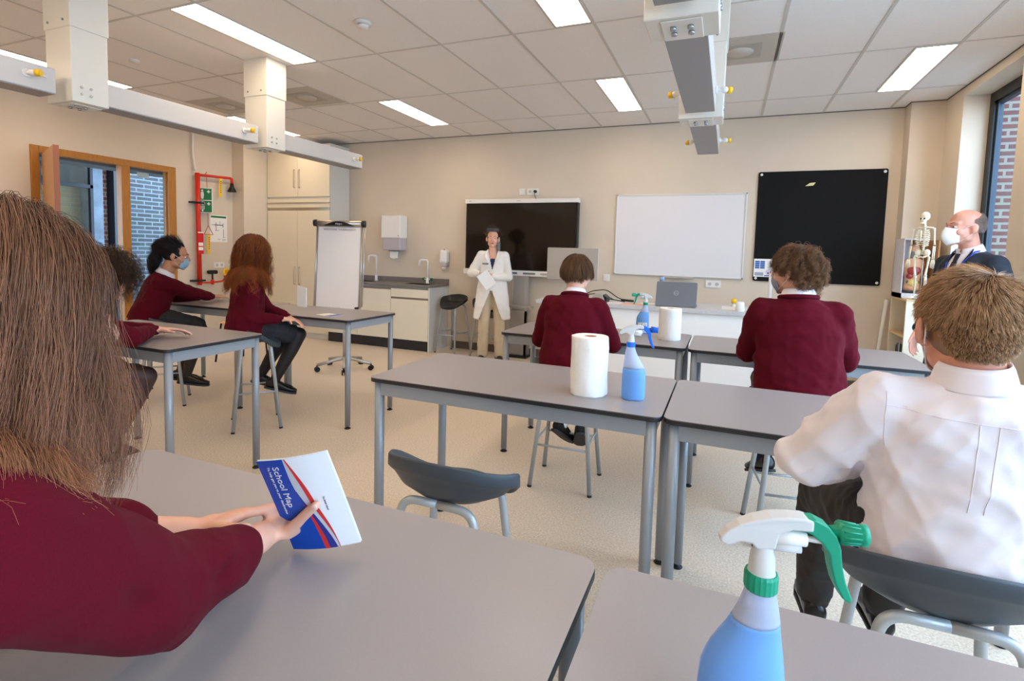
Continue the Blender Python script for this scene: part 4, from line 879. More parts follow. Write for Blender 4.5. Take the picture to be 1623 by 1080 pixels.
# ---- spray bottles
m_frost = mat('frosted_plastic', (200, 212, 242), 0.3, trans=0.35, ior=1.2)
m_liq = mat('blue_cleaner', (124, 178, 244), 0.2, trans=0.25, ior=1.2)
m_nozc = mat('clear_white_plastic', (224, 224, 224), 0.25, trans=0.2, ior=1.2)
def spray(x, y, rz, headm, label, fill, lab=False, k=1.0, c0=-0.016):
    t = thing('spray_bottle', (x, y, TZ), label, 'spray bottle', 'trigger spray bottles')
    ca_, sa_ = math.cos(rz), math.sin(rz)
    def P(u, v, s=0): return Vector((x+(u*ca_-s*sa_)*k, y+(u*sa_+s*ca_)*k, TZ+v*k))
    def Q(u, v, s=0): return P(u+c0+0.010, v, s)
    prof = [(0.038, 0.0, 0), (0.042, 0.004, 0), (0.0435, 0.02, 0), (0.0435, 0.05, 0), (0.0432, 0.085, 0), (0.042, 0.105, 0.02), (0.0385, 0.122, 0.14), (0.033, 0.138, 0.38), (0.0275, 0.152, 0.62), (0.0235, 0.166, 0.82), (0.0195, 0.180, 0.95), (0.0160, 0.193, 1), (0.0140, 0.203, 1)]
    def interp(z):
        for a, c in zip(prof, prof[1:]):
            if a[1] <= z <= c[1]: f = (z-a[1])/max(1e-6, c[1]-a[1]); return (a[0]+(c[0]-a[0])*f, (a[2]+(c[2]-a[2])*f)*c0)
        return (prof[-1][0], c0)
    def skin(bm, zs):
        n = 36; rows = []
        for z in zs:
            r, o = interp(z); rows.append([bm.verts.new(P(o+r*math.cos(2*PI*i/n), z, r*0.82*math.sin(2*PI*i/n))) for i in range(n)])
        for A, B in zip(rows, rows[1:]):
            for i in range(n): bm.faces.new((A[i], A[(i+1) % n], B[(i+1) % n], B[i])).smooth = True
        bm.faces.new(list(reversed(rows[0]))); bm.faces.new(rows[-1])
    zs = [z/1000.0 for z in range(0, 204, 7)]+[0.203]
    up = [fill]+[z for z in zs if z > fill+0.002]; dn = [0.0, 0.004]+[z for z in zs if 0.005 < z < fill-0.002]+[fill]
    b = NB(); skin(b, up); mk('bottle', b, m_frost, t)
    b = NB(); skin(b, dn); mk('blue_liquid', b, m_liq, t)
    b = NB(); n = 60; rows = []
    for z, r in ((0.198, 0.0150), (0.200, 0.0162), (0.214, 0.0162), (0.217, 0.0150)):
        rows.append([b.verts.new(P(c0+r*(1+0.025*(i % 3 == 0))*math.cos(2*PI*i/n), z, r*(1+0.025*(i % 3 == 0))*math.sin(2*PI*i/n))) for i in range(n)])
    for A, B in zip(rows, rows[1:]):
        for i in range(n): b.faces.new((A[i], A[(i+1) % n], B[(i+1) % n], B[i]))
    b.faces.new(list(reversed(rows[0]))); b.faces.new(rows[-1]); mk('screw_collar', b, headm, t)
    b = NB(); nk_ = -0.010
    tube(b, [Q(nk_, 0.215), Q(nk_, 0.219), Q(nk_, 0.236), Q(nk_, 0.240), Q(nk_, 0.262)], [0.0145*k, 0.0130*k, 0.0118*k, 0.0098*k, 0.0095*k], 22)
    top = [(-0.054, 0.247), (-0.0535, 0.252), (-0.047, 0.260), (-0.036, 0.268), (-0.022, 0.2745), (-0.006, 0.279), (0.010, 0.281), (0.026, 0.281), (0.034, 0.279)]
    bot = [(0.034, 0.268), (0.014, 0.268), (0.002, 0.262), (-0.001, 0.246), (-0.019, 0.244), (-0.024, 0.250), (-0.034, 0.250), (-0.046, 0.244)]
    prism(b, top+bot, lambda u, v, s: Q(u, v, s*(0.55+0.45*min(1, (u+0.06)/0.05))), -0.0105, 0.0105)
    hd = mk('spray_head', b, m_nozc, t, 0.0022*k, seg=3)
    b = NB(); tube(b, [Q(-0.004, 0.2565), Q(0.030, 0.2565)], 0.0082*k, 18); tube(b, [Q(0.030, 0.2565), Q(0.050, 0.255)], 0.0030*k, 10); mk('piston', b, m_white, hd)
    b = NB(); tube(b, [Q(-0.002, 0.2455), Q(0.026, 0.2455)], 0.0052*k, 14); mk('return_rod', b, m_nozc, hd)
    b = NB()
    prism(b, [(0.012, 0.267), (0.024, 0.280), (0.036, 0.2805), (0.048, 0.275), (0.057, 0.265), (0.0615, 0.252), (0.0635, 0.236), (0.068, 0.218), (0.0755, 0.200), (0.0725, 0.1965), (0.066, 0.201), (0.058, 0.216), (0.0535, 0.232), (0.0510, 0.246), (0.044, 0.256), (0.034, 0.264), (0.024, 0.268)], lambda u, v, s: Q(u, v, s), -0.0085, 0.0085)
    mk('trigger', b, headm, t, 0.0018*k, seg=3)
    b = NB(); tube(b, [Q(0.052, 0.2665), Q(0.060, 0.2665), Q(0.0605, 0.2665), Q(0.080, 0.2655), Q(0.0805, 0.2655), Q(0.086, 0.265)], [0.0060*k, 0.0065*k, 0.0112*k, 0.0098*k, 0.0105*k, 0.0112*k], 20)
    for i in range(12):
        a = 2*PI*i/12; tube(b, [Q(0.062, 0.2665+0.0112*math.sin(a), 0.0112*math.cos(a)), Q(0.079, 0.2655+0.0099*math.sin(a), 0.0099*math.cos(a))], 0.0009*k, 5)
    mk('nozzle', b, headm, t)
    b = NB(); tube(b, [Q(0.029, 0.273, -0.0092), Q(0.029, 0.273, 0.0092)], 0.0024*k, 12); mk('pivot_pin', b, m_white, t)
    if lab:
        b = NB(); rows = []
        for z in (0.012, 0.078):
            r, o = interp(z); rows.append([b.verts.new(P(o+(r+0.0006)*math.cos(a), z, (r*0.82+0.0006)*math.sin(a))) for a in np.linspace(PI/2-0.75, PI/2+0.75, 14)])
        for i in range(13): b.faces.new((rows[0][i], rows[0][i+1], rows[1][i+1], rows[1][i])).smooth = True
        lo = mk('label', b, m_paper, t)
        def LBP(u, v, s):
            a = PI/2-u/0.042; return P((0.0435+0.0009+s)*math.cos(a), v, (0.0435*0.82+0.0009+s)*math.sin(a))
        b = NB(); prism(b, [(-0.026, 0.050), (-0.018, 0.070), (0.004, 0.072), (0.008, 0.060), (0.026, 0.057), (0.026, 0.048)], LBP, 0, 0.0004); rect(b, 0.008, 0.020, 0.014, 0.034, LBP, 0, 0.0004); mk('navy_print', b, mat('navy_ink', (52, 48, 110), 0.5), lo)
        mk('lettering', text_bm('suma', 0.012, lambda x_, y_, z_: Vector(LBP(x_-0.002, 0.050+y_, 0.0006+z_)), align='CENTER'), m_white, lo)
    return t
m_hblue = mat('trigger_blue', (26, 104, 214), 0.35); m_hgreen = mat('trigger_green', (10, 150, 116), 0.35)
spray(-0.303, 1.975, math.radians(12), m_hblue, 'blue-triggered spray bottle of blue liquid on the middle table', 0.118)
spray(-0.525, 3.70, math.radians(188), m_hgreen, 'green-triggered spray bottle with a printed label on the farther table', 0.150, True)
spray(0.036, 0.582, math.radians(14), m_hgreen, 'large green-triggered spray bottle in the right foreground', 0.165, c0=0.014)

# ================================================================== PEOPLE
def V3(*a): return np.array(a, float)
def nrm(v): v = np.asarray(v, float); return v/max(1e-9, np.linalg.norm(v))
def sstep(a, b, x): t = np.clip((x-a)/(b-a), 0, 1); return t*t*(3-2*t)
class Blob:
    """closed primitives gathered, then fused to one continuous skin"""
    def __init__(s): s.v = []; s.f = []
    def loft(s, rings, n=24):
        base = len(s.v)
        for c, X, Y, rx, ry in rings:
            c = np.asarray(c, float)
            for k in range(n):
                a = 2*PI*k/n; s.v.append(tuple(c + X*rx*math.cos(a) + Y*ry*math.sin(a)))
        m = len(rings)
        for i in range(m-1):
            for k in range(n): s.f.append((base+i*n+k, base+i*n+(k+1) % n, base+(i+1)*n+(k+1) % n, base+(i+1)*n+k))
        s.f.append(tuple(base+k for k in reversed(range(n)))); s.f.append(tuple(base+(m-1)*n+k for k in range(n)))
    def cap(s, p0, p1, r0, r1, n=16, flat=1.0, side=None):
        p0, p1 = np.asarray(p0, float), np.asarray(p1, float); d = nrm(p1-p0)
        if side is None:
            a = V3(0, 0, 1) if abs(d[2]) < 0.9 else V3(1, 0, 0); X = nrm(np.cross(d, a))
        else: X = nrm(np.asarray(side, float)-d*np.dot(side, d))
        Y = np.cross(d, X); R = []
        for a in np.linspace(-PI/2*0.97, 0, 5): R.append((p0+d*r0*math.sin(a), X, Y, r0*math.cos(a), r0*flat*math.cos(a)))
        for a in np.linspace(0, PI/2*0.97, 5): R.append((p1+d*r1*math.sin(a), X, Y, r1*math.cos(a), r1*flat*math.cos(a)))
        s.loft(R, n)
    def chain(s, pts, rs, n=16, flat=1.0):
        for i in range(len(pts)-1): s.cap(pts[i], pts[i+1], rs[i], rs[i+1], n, flat)
    def ell(s, c, r, fr, n=22, m=12):
        R = []; c = np.asarray(c, float)
        for i in range(m+1):
            a = -PI/2*0.985+PI*0.985*i/m; R.append((c+fr[2]*r[2]*math.sin(a), fr[0], fr[1], r[0]*math.cos(a), r[1]*math.cos(a)))
        s.loft(R, n)
    def skin(s, voxel, smooth=3, weight=None):
        me = bpy.data.meshes.new('blob'); me.from_pydata(s.v, [], s.f); me.update()
        o = bpy.data.objects.new('blob', me); COL.objects.link(o)
        md = o.modifiers.new('r', 'REMESH'); md.mode = 'VOXEL'; md.voxel_size = voxel; md.use_smooth_shade = True
        dg = bpy.context.evaluated_depsgraph_get(); ev = bpy.data.meshes.new_from_object(o.evaluated_get(dg))
        bpy.data.objects.remove(o); bpy.data.meshes.remove(me)
        nv = len(ev.vertices); co = np.empty(nv*3); ev.vertices.foreach_get('co', co); co = co.reshape(-1, 3)
        ne = len(ev.edges); ed = np.empty(ne*2, dtype=np.int64); ev.edges.foreach_get('vertices', ed); ed = ed.reshape(-1, 2)
        deg = np.bincount(ed.ravel(), minlength=nv).astype(float)[:, None]; deg[deg == 0] = 1
        for it in range(smooth*2):
            acc = np.zeros_like(co)
            for k in range(3):
                acc[:, k] = np.bincount(ed[:, 0], weights=co[ed[:, 1], k], minlength=nv)+np.bincount(ed[:, 1], weights=co[ed[:, 0], k], minlength=nv)
            fac = 0.6 if it % 2 == 0 else (-0.62 if smooth > 50 else 0.35)
            wgt = fac if weight is None else fac*weight(co)[:, None]
            co = co+(acc/deg-co)*wgt
        return ev, co
def normals_of(me, co):
    me.vertices.foreach_set('co', co.ravel()); me.update(); n = np.empty(len(co)*3); me.vertices.foreach_get('normal', n); return n.reshape(-1, 3)
_rng = np.random.RandomState(7)
def wrinkle(co, seed, amp, freq, aniso=(1, 1, 1)):
    r = np.random.RandomState(seed); q = co*np.array(aniso); out = np.zeros(len(co))
    for o in range(3):
        for k in range(4):
            d = nrm(r.normal(size=3)); ph = r.uniform(0, 6.28); w_ = nrm(r.normal(size=3))
            arg = (q@d)*freq*(1.7**o)+ph+1.8*np.sin((q@w_)*freq*0.7*(1.5**o)+r.uniform(0, 6))
            s_ = np.sin(arg); out += (1-2*np.abs(s_))*0.5*(0.55**o)
    return out*amp/2.2
def finish(name, me, co, mats, parent, folds=None, seed=1, amp=0.0, freq=25, aniso=(1, 1, 1), fn=None, cut=None):
    if amp or folds or fn:
        n = normals_of(me, co); h = np.zeros(len(co))
        if amp: h += wrinkle(co, seed, amp, freq, aniso)
        for a, c, w_, hh in (folds or []):
            a, c = np.asarray(a, float), np.asarray(c, float); d = c-a; t = np.clip(((co-a)@d)/(d@d), 0, 1); dist = np.linalg.norm(co-(a+t[:, None]*d), axis=1)
            h += hh*np.exp(-(dist/w_)**2)*(0.35+0.65*np.sin(PI*np.clip(t, 0.02, 0.98)))
        if fn is not None: h += fn(co)
        co = co+n*h[:, None]
    off = base_loc(parent); co = co-np.array(off)
    me.vertices.foreach_set('co', co.ravel()); me.update(); me.name = name
    if cut is not None:
        bm = bmesh.new(); bm.from_mesh(me); cc = co+np.array(off); kill = cut(cc)
        bmesh.ops.delete(bm, geom=[v for v, k in zip(bm.verts, kill) if k], context='VERTS'); bm.to_mesh(me); bm.free()
    me.materials.clear()
    for m in (mats if isinstance(mats, (list, tuple)) else [mats]): me.materials.append(m)
    me.polygons.foreach_set('use_smooth', [True]*len(me.polygons))
    o = bpy.data.objects.new(name, me); COL.objects.link(o)
    if parent is not None: o.parent = parent
    return o
def frame(phi, pitch=0.0, roll=0.0):
    """right, forward, up of something that faces compass angle phi (deg, 90 = away from the camera)"""
    p = math.radians(phi); F = V3(math.cos(p), math.sin(p), 0); R_ = V3(math.sin(p), -math.cos(p), 0); U = V3(0, 0, 1)
    t = math.radians(pitch); F, U = F*math.cos(t)+U*math.sin(t), U*math.cos(t)-F*math.sin(t)
    t = math.radians(roll); R_, U = R_*math.cos(t)-U*math.sin(t), U*math.cos(t)+R_*math.sin(t)
    return R_, F, U
def ik(a, c, l1, l2, pole):
    a, c = np.asarray(a, float), np.asarray(c, float); d = c-a; L = np.linalg.norm(d)
    if L > (l1+l2)*0.995: k = L/((l1+l2)*0.995); l1 *= k; l2 *= k
    u = d/L; x = (l1*l1-l2*l2+L*L)/(2*L); h = math.sqrt(max(0, l1*l1-x*x)); p = nrm(np.asarray(pole, float)-u*np.dot(pole, u))
    return a+u*x+p*h
m_skin = mat('skin_light', (224, 168, 142), 0.5, noise=0.04, nscale=30, sss=0.12, bump=0.1, bscale=300, bdist=0.0004)
m_skinr = mat('skin_ruddy', (214, 150, 124), 0.45, noise=0.05, nscale=25, sss=0.12)
m_skint = mat('skin_tan', (196, 138, 104), 0.5, noise=0.04, nscale=30, sss=0.1)
m_lip = mat('lips', (178, 96, 88), 0.45)
m_eyew = mat('eye_white', (225, 220, 215), 0.25); m_iris = mat('iris_brown', (50, 34, 26), 0.2)
m_sweat = mat('maroon_sweatshirt', (84, 10, 25), 0.92, noise=0.10, nscale=500, bump=0.5, bscale=900, bdist=0.0006, sheen=0.10, spec=0.12, fold=(4.5, 0.012))
m_shirt = mat('white_shirt', (236, 228, 232), 0.6, bump=0.25, bscale=700, bdist=0.0003, fold=(7.0, 0.016))
m_coat = mat('lab_coat_white', (236, 232, 226), 0.75, bump=0.25, bscale=200, bdist=0.0006, fold=(6.0, 0.018))
m_chino = mat('beige_chinos', (204, 188, 160), 0.8, bump=0.3, bscale=200, bdist=0.0006, fold=(6.0, 0.016))
m_trou = mat('black_trousers', (42, 38, 36), 0.75, bump=0.3, bscale=400, bdist=0.0005, sheen=0.12, fold=(8.0, 0.012))
m_skirt = mat('dark_grey_skirt', (40, 40, 44), 0.8, bump=0.3, bscale=400, bdist=0.0005)
m_tight = mat('black_tights', (30, 24, 26), 0.6)
m_tights = mat('sheer_brown_tights', (66, 44, 40), 0.5, noise=0.15, nscale=20)
m_suit = mat('navy_suit', (30, 38, 50), 0.75, bump=0.3, bscale=400, bdist=0.0005, sheen=0.2)
m_shoe = mat('black_leather_shoe', (20, 18, 19), 0.28)
m_suede = mat('black_suede', (20, 20, 22), 0.85)
m_sole = mat('dark_sole', (52, 52, 56), 0.7)
m_sock = mat('navy_sock', (28, 32, 60), 0.85)
m_maskb = mat('surgical_mask_blue', (150, 186, 212), 0.75, bump=0.3, bscale=200, bdist=0.001)
m_maskg = mat('grey_blue_mask', (146, 152, 170), 0.8)
m_maskw = mat('white_respirator', (236, 234, 230), 0.7)
m_nail = mat('finger_nail', (236, 190, 172), 0.3)

def head_blob(B, c, fr, k=1.0, ear=0.079):
    R_, F, U = fr
    P = lambda r, f, u: c+(R_*r+F*f+U*u)*k
    E_ = lambda p, r: B.ell(P(*p), (r[0]*k, r[1]*k, r[2]*k), (R_, F, U))
    E_((0, -0.014, 0.030), (0.0745, 0.093, 0.080)); E_((0, 0.026, -0.022), (0.061, 0.062, 0.078))
    E_((0, 0.032, -0.070), (0.047, 0.048, 0.036)); E_((0, 0.070, -0.094), (0.020, 0.017, 0.017))
    for s in (-1, 1):
        E_((s*0.037, 0.056, -0.028), (0.024, 0.024, 0.028)); E_((s*0.044, 0.010, -0.060), (0.018, 0.034, 0.030))
        B.cap(P(s*0.010, 0.083, 0.026), P(s*0.048, 0.066, 0.026), 0.011*k, 0.010*k)
        B.ell(P(s*ear, -0.008, -0.010), (0.0085*k, 0.019*k, 0.031*k), (nrm(R_-F*s*0.35*(-1)*0-F*0.0), nrm(F+U*0.15+R_*s*-0.35), nrm(U-F*0.15))); E_((s*0.072, -0.002, -0.034), (0.007, 0.010, 0.012))
        E_((s*0.012, 0.094, -0.024), (0.008, 0.010, 0.008)); B.cap(P(s*0.020, 0.083, 0.0145), P(s*0.044, 0.073, 0.0135), 0.0058*k, 0.0055*k)
    B.cap(P(0, 0.084, 0.018), P(0, 0.106, -0.020), 0.009*k, 0.0105*k)
    B.cap(P(-0.018, 0.083, -0.051), P(0.018, 0.083, -0.051), 0.0065*k, 0.0065*k); B.cap(P(-0.014, 0.082, -0.060), P(0.014, 0.082, -0.060), 0.0072*k, 0.0072*k)
    return P
def face_parts(root, c, fr, k, eyes=True, brow=None, lips=True):
    R_, F, U = fr; P = lambda r, f, u: Vector(c+(R_*r+F*f+U*u)*k); VF = (Vector(R_), Vector(F), Vector(U))
    if eyes:
        for s in (-1, 1):
            b = NB(); ellip(b, P(s*0.031, 0.0755, 0.004), (0.0135*k, 0.0100*k, 0.0075*k), VF, 14, 8); e = mk('eye', b, m_eyew, root, smooth=True)
            b = NB(); ellip(b, P(s*0.031, 0.0825, 0.004), (0.0058*k, 0.0042*k, 0.0058*k), VF, 12, 6); mk('iris', b, m_iris, e, smooth=True)
    if brow is not None:
        for s in (-1, 1):
            b = NB(); tube(b, [P(s*0.014, 0.0900, 0.026), P(s*0.030, 0.0850, 0.032), P(s*0.049, 0.0700, 0.027)], [0.0022*k, 0.0030*k, 0.0012*k], 8); mk('eyebrow', b, brow, root)
    if lips:
        b = NB(); ellip(b, P(0, 0.0895, -0.052), (0.019*k, 0.0038*k, 0.0036*k), VF, 16, 8); ellip(b, P(0, 0.0890, -0.0595), (0.016*k, 0.0045*k, 0.0044*k), VF, 16, 8); mk('lips', b, m_lip, root, smooth=True)
def hand_blob(B, w_, d, nrm_, side, curl=0.5, k=1.0, spread=0.14, thumb=None, fingers=None):
    """palm + five fingers; d along the hand, nrm_ out of the back of the hand, side +1 when the thumb lies towards +cross(d, nrm_)"""
    d = nrm(d); n_ = nrm(np.asarray(nrm_)-d*np.dot(nrm_, d)); x = np.cross(d, n_)*side; w_ = np.asarray(w_, float); tips = []
    B.ell(w_+d*0.046*k, (0.040*k, 0.0135*k, 0.052*k), (x, n_, d)); B.cap(w_-d*0.02*k, w_+d*0.02*k, 0.025*k, 0.027*k, 16, 0.68, x)
    B.ell(w_+d*0.030*k+x*0.024*k-n_*0.006*k, (0.018*k, 0.014*k, 0.030*k), (x, n_, d))
    ln = (0.041, 0.046, 0.042, 0.033)
    for i in range(4):
        o = (0.0285-0.019*i); p = w_+d*(0.080-0.003*abs(i-1))*k+x*o*k; a = curl*(0.7+0.12*i) if fingers is None else fingers[i]; dr = nrm(d+x*o*spread*12*0.5)
        L = ln[i]*k; ang = a*0.55; r = 0.0088*k*(0.92 if i == 3 else 1)
        for j, (f, rr) in enumerate(((1.0, 1.0), (0.62, 0.92), (0.50, 0.84))):
            e = p+(dr*math.cos(ang)-n_*math.sin(ang))*L*f; B.cap(p, e, r*(1.0 if j == 0 else (0.95, 0.88)[j-1]), r*rr, 12); p = e; ang += a*0.75
        tips.append(p)
    td = nrm(d*0.75+x*0.75-n_*0.25) if thumb is None else nrm(thumb)
    p0 = w_+d*0.020*k+x*0.026*k-n_*0.004*k; p1 = p0+td*0.040*k; p2 = p1+nrm(td+d*0.35)*0.030*k; p3 = p2+nrm(td+d*0.5)*0.020*k
    if thumb is not None: p2 = p1+td*0.032*k; p3 = p2+nrm(td+n_*0.15)*0.022*k
    B.cap(p0, p1, 0.0135*k, 0.0105*k, 12); B.cap(p1, p2, 0.0105*k, 0.0098*k, 12); B.cap(p2, p3, 0.0100*k, 0.0080*k, 12)
    tips.append(p3); return tips

def person(name, label, phi, pelvis, neck, head, hfr, feet, hands, skin, k=1.0, sw=0.165, knees_pole=None, elbow=None, feet_dir=None, voxel=0.006,
           hand_opt=None, thigh=0.42, shank=0.42, uarm=0.28, farm=0.245, face=True, brow=None, eyes=True, lips=True, group=None, shrug=0.0, cat='person', hipw=0.085, headk=1.0, ear=0.079):
    J = {}
    R_, F, U = frame(phi); pelvis, neck, head = map(lambda a: np.array(a, float), (pelvis, neck, head))
    sp = nrm(neck-pelvis); Fs = nrm(F-sp*np.dot(F, sp)); J.update(R=R_, F=F, sp=sp, Fs=Fs, pelvis=pelvis, neck=neck, head=head, hfr=hfr, k=k, headk=headk)
    B = Blob(); P = head_blob(B, head, hfr, headk, ear)
    nb = head-hfr[1]*0.022*headk-hfr[2]*0.055*headk; B.cap(nb, neck-sp*0.01, 0.052*k, 0.056*k); J['nb'] = nb
    J['S'] = [neck-R_*sw*k-sp*(0.045-shrug)*k, neck+R_*sw*k-sp*(0.045-shrug)*k]
    J['H'] = [pelvis-R_*hipw*k, pelvis+R_*hipw*k]
    L = np.linalg.norm(neck-pelvis)
    def ring(t, rx, ry, f=0.0): return (pelvis+sp*L*t+Fs*f, R_, Fs, rx*k, ry*k)
    B.loft([ring(-0.22, 0.09, 0.07), ring(-0.15, 0.14, 0.10), ring(0.0, 0.155, 0.112), ring(0.2, 0.140, 0.100), ring(0.42, 0.128, 0.096), ring(0.65, 0.145, 0.104), ring(0.82, 0.145, 0.092), ring(0.92, 0.098, 0.068), ring(1.0, 0.058, 0.054), ring(1.03, 0.05, 0.048)], 28)
    J['E'] = []; J['W'] = []; J['K'] = []; J['A'] = []; J['tips'] = []
    for i, s in enumerate((-1, 1)):
        S_ = J['S'][i]; ho = (hand_opt or [{}, {}])[i]
        W_ = np.array(hands[i], float); pole = elbow[i] if elbow is not None else R_*s*0.8-V3(0, 0, 1)*0.6-F*0.3
        E_ = ik(S_, W_, uarm*k, farm*k, pole); J['E'].append(E_); J['W'].append(W_)
        B.cap(neck-sp*0.075*k+R_*s*0.05*k, S_-sp*0.01*k, 0.040*k, 0.044*k); B.cap(S_-sp*0.01*k, E_, 0.045*k, 0.038*k); B.cap(E_, W_, 0.040*k, 0.026*k)
        d = ho.get('d', nrm(W_-E_)); nn = ho.get('n', V3(0, 0, 1)+R_*s*0.2)
        sg = ho.get('side', 1.0 if np.dot(np.cross(nrm(d), nn), -R_*s) > 0 else -1.0)
        J['tips'].append(hand_blob(B, W_+nrm(d)*0.015*k, d, nn, sg, ho.get('curl', 0.45), k*ho.get('k', 0.97), ho.get('spread', 0.14), ho.get('thumb'), ho.get('fingers')))
        A_ = np.array(feet[i], float); kp = knees_pole[i] if knees_pole is not None else F*0.8+V3(0, 0, 1)
        K_ = ik(J['H'][i], A_, thigh*k, shank*k, kp); J['K'].append(K_); J['A'].append(A_)
        B.cap(J['H'][i], K_, 0.082*k, 0.054*k); B.cap(K_, K_+(A_-K_)*0.35, 0.054*k, 0.054*k); B.cap(K_+(A_-K_)*0.35, A_, 0.054*k, 0.034*k)
        fd = nrm(feet_dir[i]) if feet_dir is not None else nrm(F); J.setdefault('fd', []).append(fd)
        B.cap(A_-fd*0.03*k-V3(0, 0, 0.03), A_+fd*0.12*k-V3(0, 0, 0.045)*k, 0.032*k, 0.026*k)
    me, co = B.skin(voxel, 1)
    root = finish(name, me, co, skin, None); tag(root, label, cat, group)
    if face: face_parts(root, head, hfr, headk, eyes, brow, lips)
    J['root'] = root; J['L'] = L; return J
def torso_rings(J, spec, n=30):
    k = J['k']; return [(J['pelvis']+J['sp']*J['L']*t+J['Fs']*f, J['R'], J['Fs'], rx*k, ry*k) for t, rx, ry, f in spec]
def sweater(J, m, name='sweatshirt', hem=-0.12, fat=0.0, voxel=0.008, folds=None, seed=3, amp=0.006, sleeve=1.0, cuffs=True, cuff=(0.86, 0.98), smooth=3, collar=True, freq=22, belly=0.0, wide=0.0):
    B = Blob(); k = J['k']; a = fat; w_ = wide
    B.loft(torso_rings(J, [(hem-0.03, 0.165+a+w_, 0.128+a, 0), (hem, 0.180+a+w_, 0.142+a, 0), (0.03, 0.184+a+w_, 0.144+a, 0), (0.2, 0.178+a+w_, 0.136+a+belly, belly*0.5), (0.42, 0.168+a+w_, 0.128+a+belly, belly*0.5), (0.62, 0.174+a+w_, 0.128+a, 0), (0.78, 0.172+a, 0.118+a, -0.005), (0.88, 0.150+a, 0.100+a, -0.008), (0.96, 0.102, 0.080, -0.008), (1.0, 0.080, 0.072, -0.006)]), 32)
    for i in range(2):
        S_, E_, W_ = J['S'][i], J['E'][i], J['W'][i]; s = (-1, 1)[i]
        B.cap(J['neck']-J['sp']*0.07*k+J['R']*s*0.05*k, S_-J['sp']*0.012, 0.062*k, 0.068*k); B.cap(S_-J['sp']*0.015, E_, 0.072*k*sleeve, 0.060*k*sleeve)
        M_ = E_+(W_-E_)*(cuff[0]-0.08); B.cap(E_, M_, 0.060*k*sleeve, 0.047*k*sleeve); B.cap(M_, E_+(W_-E_)*cuff[0], 0.047*k*sleeve, 0.038*k)
        if cuffs: B.cap(E_+(W_-E_)*cuff[0], E_+(W_-E_)*cuff[1], 0.036*k, 0.035*k)
    me, co = B.skin(voxel, smooth)
    o = finish(name, me, co, m, J['root'], folds, seed, amp, freq)
    return o
def collar(J, m, name='shirt_collar', r=0.066, h=0.032, up=0.012, tilt=0.25):
    """stand-up folded collar round the neck"""
    k = J['k']; bm = NB(); ax = nrm(J['nb']-J['neck']); ax = nrm(ax*0.8+J['sp']*0.5); X = nrm(J['R']-ax*np.dot(J['R'], ax)); Y = np.cross(ax, X); c = J['neck']+ax*up
    rows = []
    for (rr, z) in ((r*1.06, -0.030), (r*1.0, 0.0), (r*0.93, h*0.7), (r*0.91, h), (r*0.95, h*1.05), (r*1.03, h*0.75), (r*1.17, -0.004), (r*1.2, -0.008)):
        row = []
        for q in range(41):
            a = PI/2+0.12+(2*PI-0.24)*q/40; dz = -0.018*max(0, math.sin(a))*(1 if z > 0 else 0.6)
            row.append(bm.verts.new(Vector(c+(X*math.cos(a)*rr+Y*math.sin(a)*rr*1.02+ax*(z+dz))*k)))
        rows.append(row)
    for A, B_ in zip(rows, rows[1:]):
        for q in range(40): bm.faces.new((A[q], A[q+1], B_[q+1], B_[q])).smooth = True
    o = mk(name, bm, m, J['root']); sd = o.modifiers.new('s', 'SOLIDIFY'); sd.thickness = 0.0022; return o
def neck_rib(J, m, r=0.074, up=0.0):
    k = J['k']; ax = nrm(J['sp']*0.8+nrm(J['nb']-J['neck'])*0.3); X = nrm(J['R']-ax*np.dot(J['R'], ax)); Y = np.cross(ax, X); c = J['neck']+ax*up; bm = NB()
    pts = [Vector(c+(X*math.cos(a)*r+Y*math.sin(a)*r)*k) for a in np.linspace(0, 2*PI, 33)]; tube(bm, pts, 0.011*k, 10); return mk('neck_rib', bm, m, J['root'], smooth=True)
def trousers(J, m, name='trousers', voxel=0.008, amp=0.005, seed=5, to=0.93, fat=0.0, seat=True, flare=0.0, freq=20):
    B = Blob(); k = J['k']
    B.loft(torso_rings(J, [(-0.24, 0.11, 0.085, 0), (-0.17, 0.158, 0.12, 0), (0.0, 0.170, 0.124, 0), (0.16, 0.156, 0.114, 0)]), 28)
    for i in range(2):
        H_, K_, A_ = J['H'][i], J['K'][i], J['A'][i]; B.cap(H_, K_, 0.094*k+fat, 0.070*k+fat); M_ = K_+(A_-K_)*to; B.cap(K_, M_, 0.068*k+fat, 0.052*k+fat+flare)
        B.cap(K_+(A_-K_)*(to-0.03), M_, 0.052*k+fat+flare, 0.053*k+fat+flare)
    me, co = B.skin(voxel, 2)
    return finish(name, me, co, m, J['root'], None, seed, amp, freq)
def legs_cover(J, m, name, k0=0.0, k1=1.0, t=0.004, voxel=0.007):
    B = Blob(); k = J['k']
    for i in range(2):
        H_, K_, A_ = J['H'][i], J['K'][i], J['A'][i]; B.cap(H_, K_, 0.082*k+t, 0.054*k+t); B.cap(K_, K_+(A_-K_)*0.35, 0.054*k+t, 0.054*k+t); B.cap(K_+(A_-K_)*0.35, A_, 0.054*k+t, 0.034*k+t)
        fd = J['fd'][i]; B.cap(A_-fd*0.03*k-V3(0, 0, 0.03), A_+fd*0.12*k-V3(0, 0, 0.045)*k, 0.033*k+t, 0.026*k+t)
    me, co = B.skin(voxel, 2); return finish(name, me, co, m, J['root'])
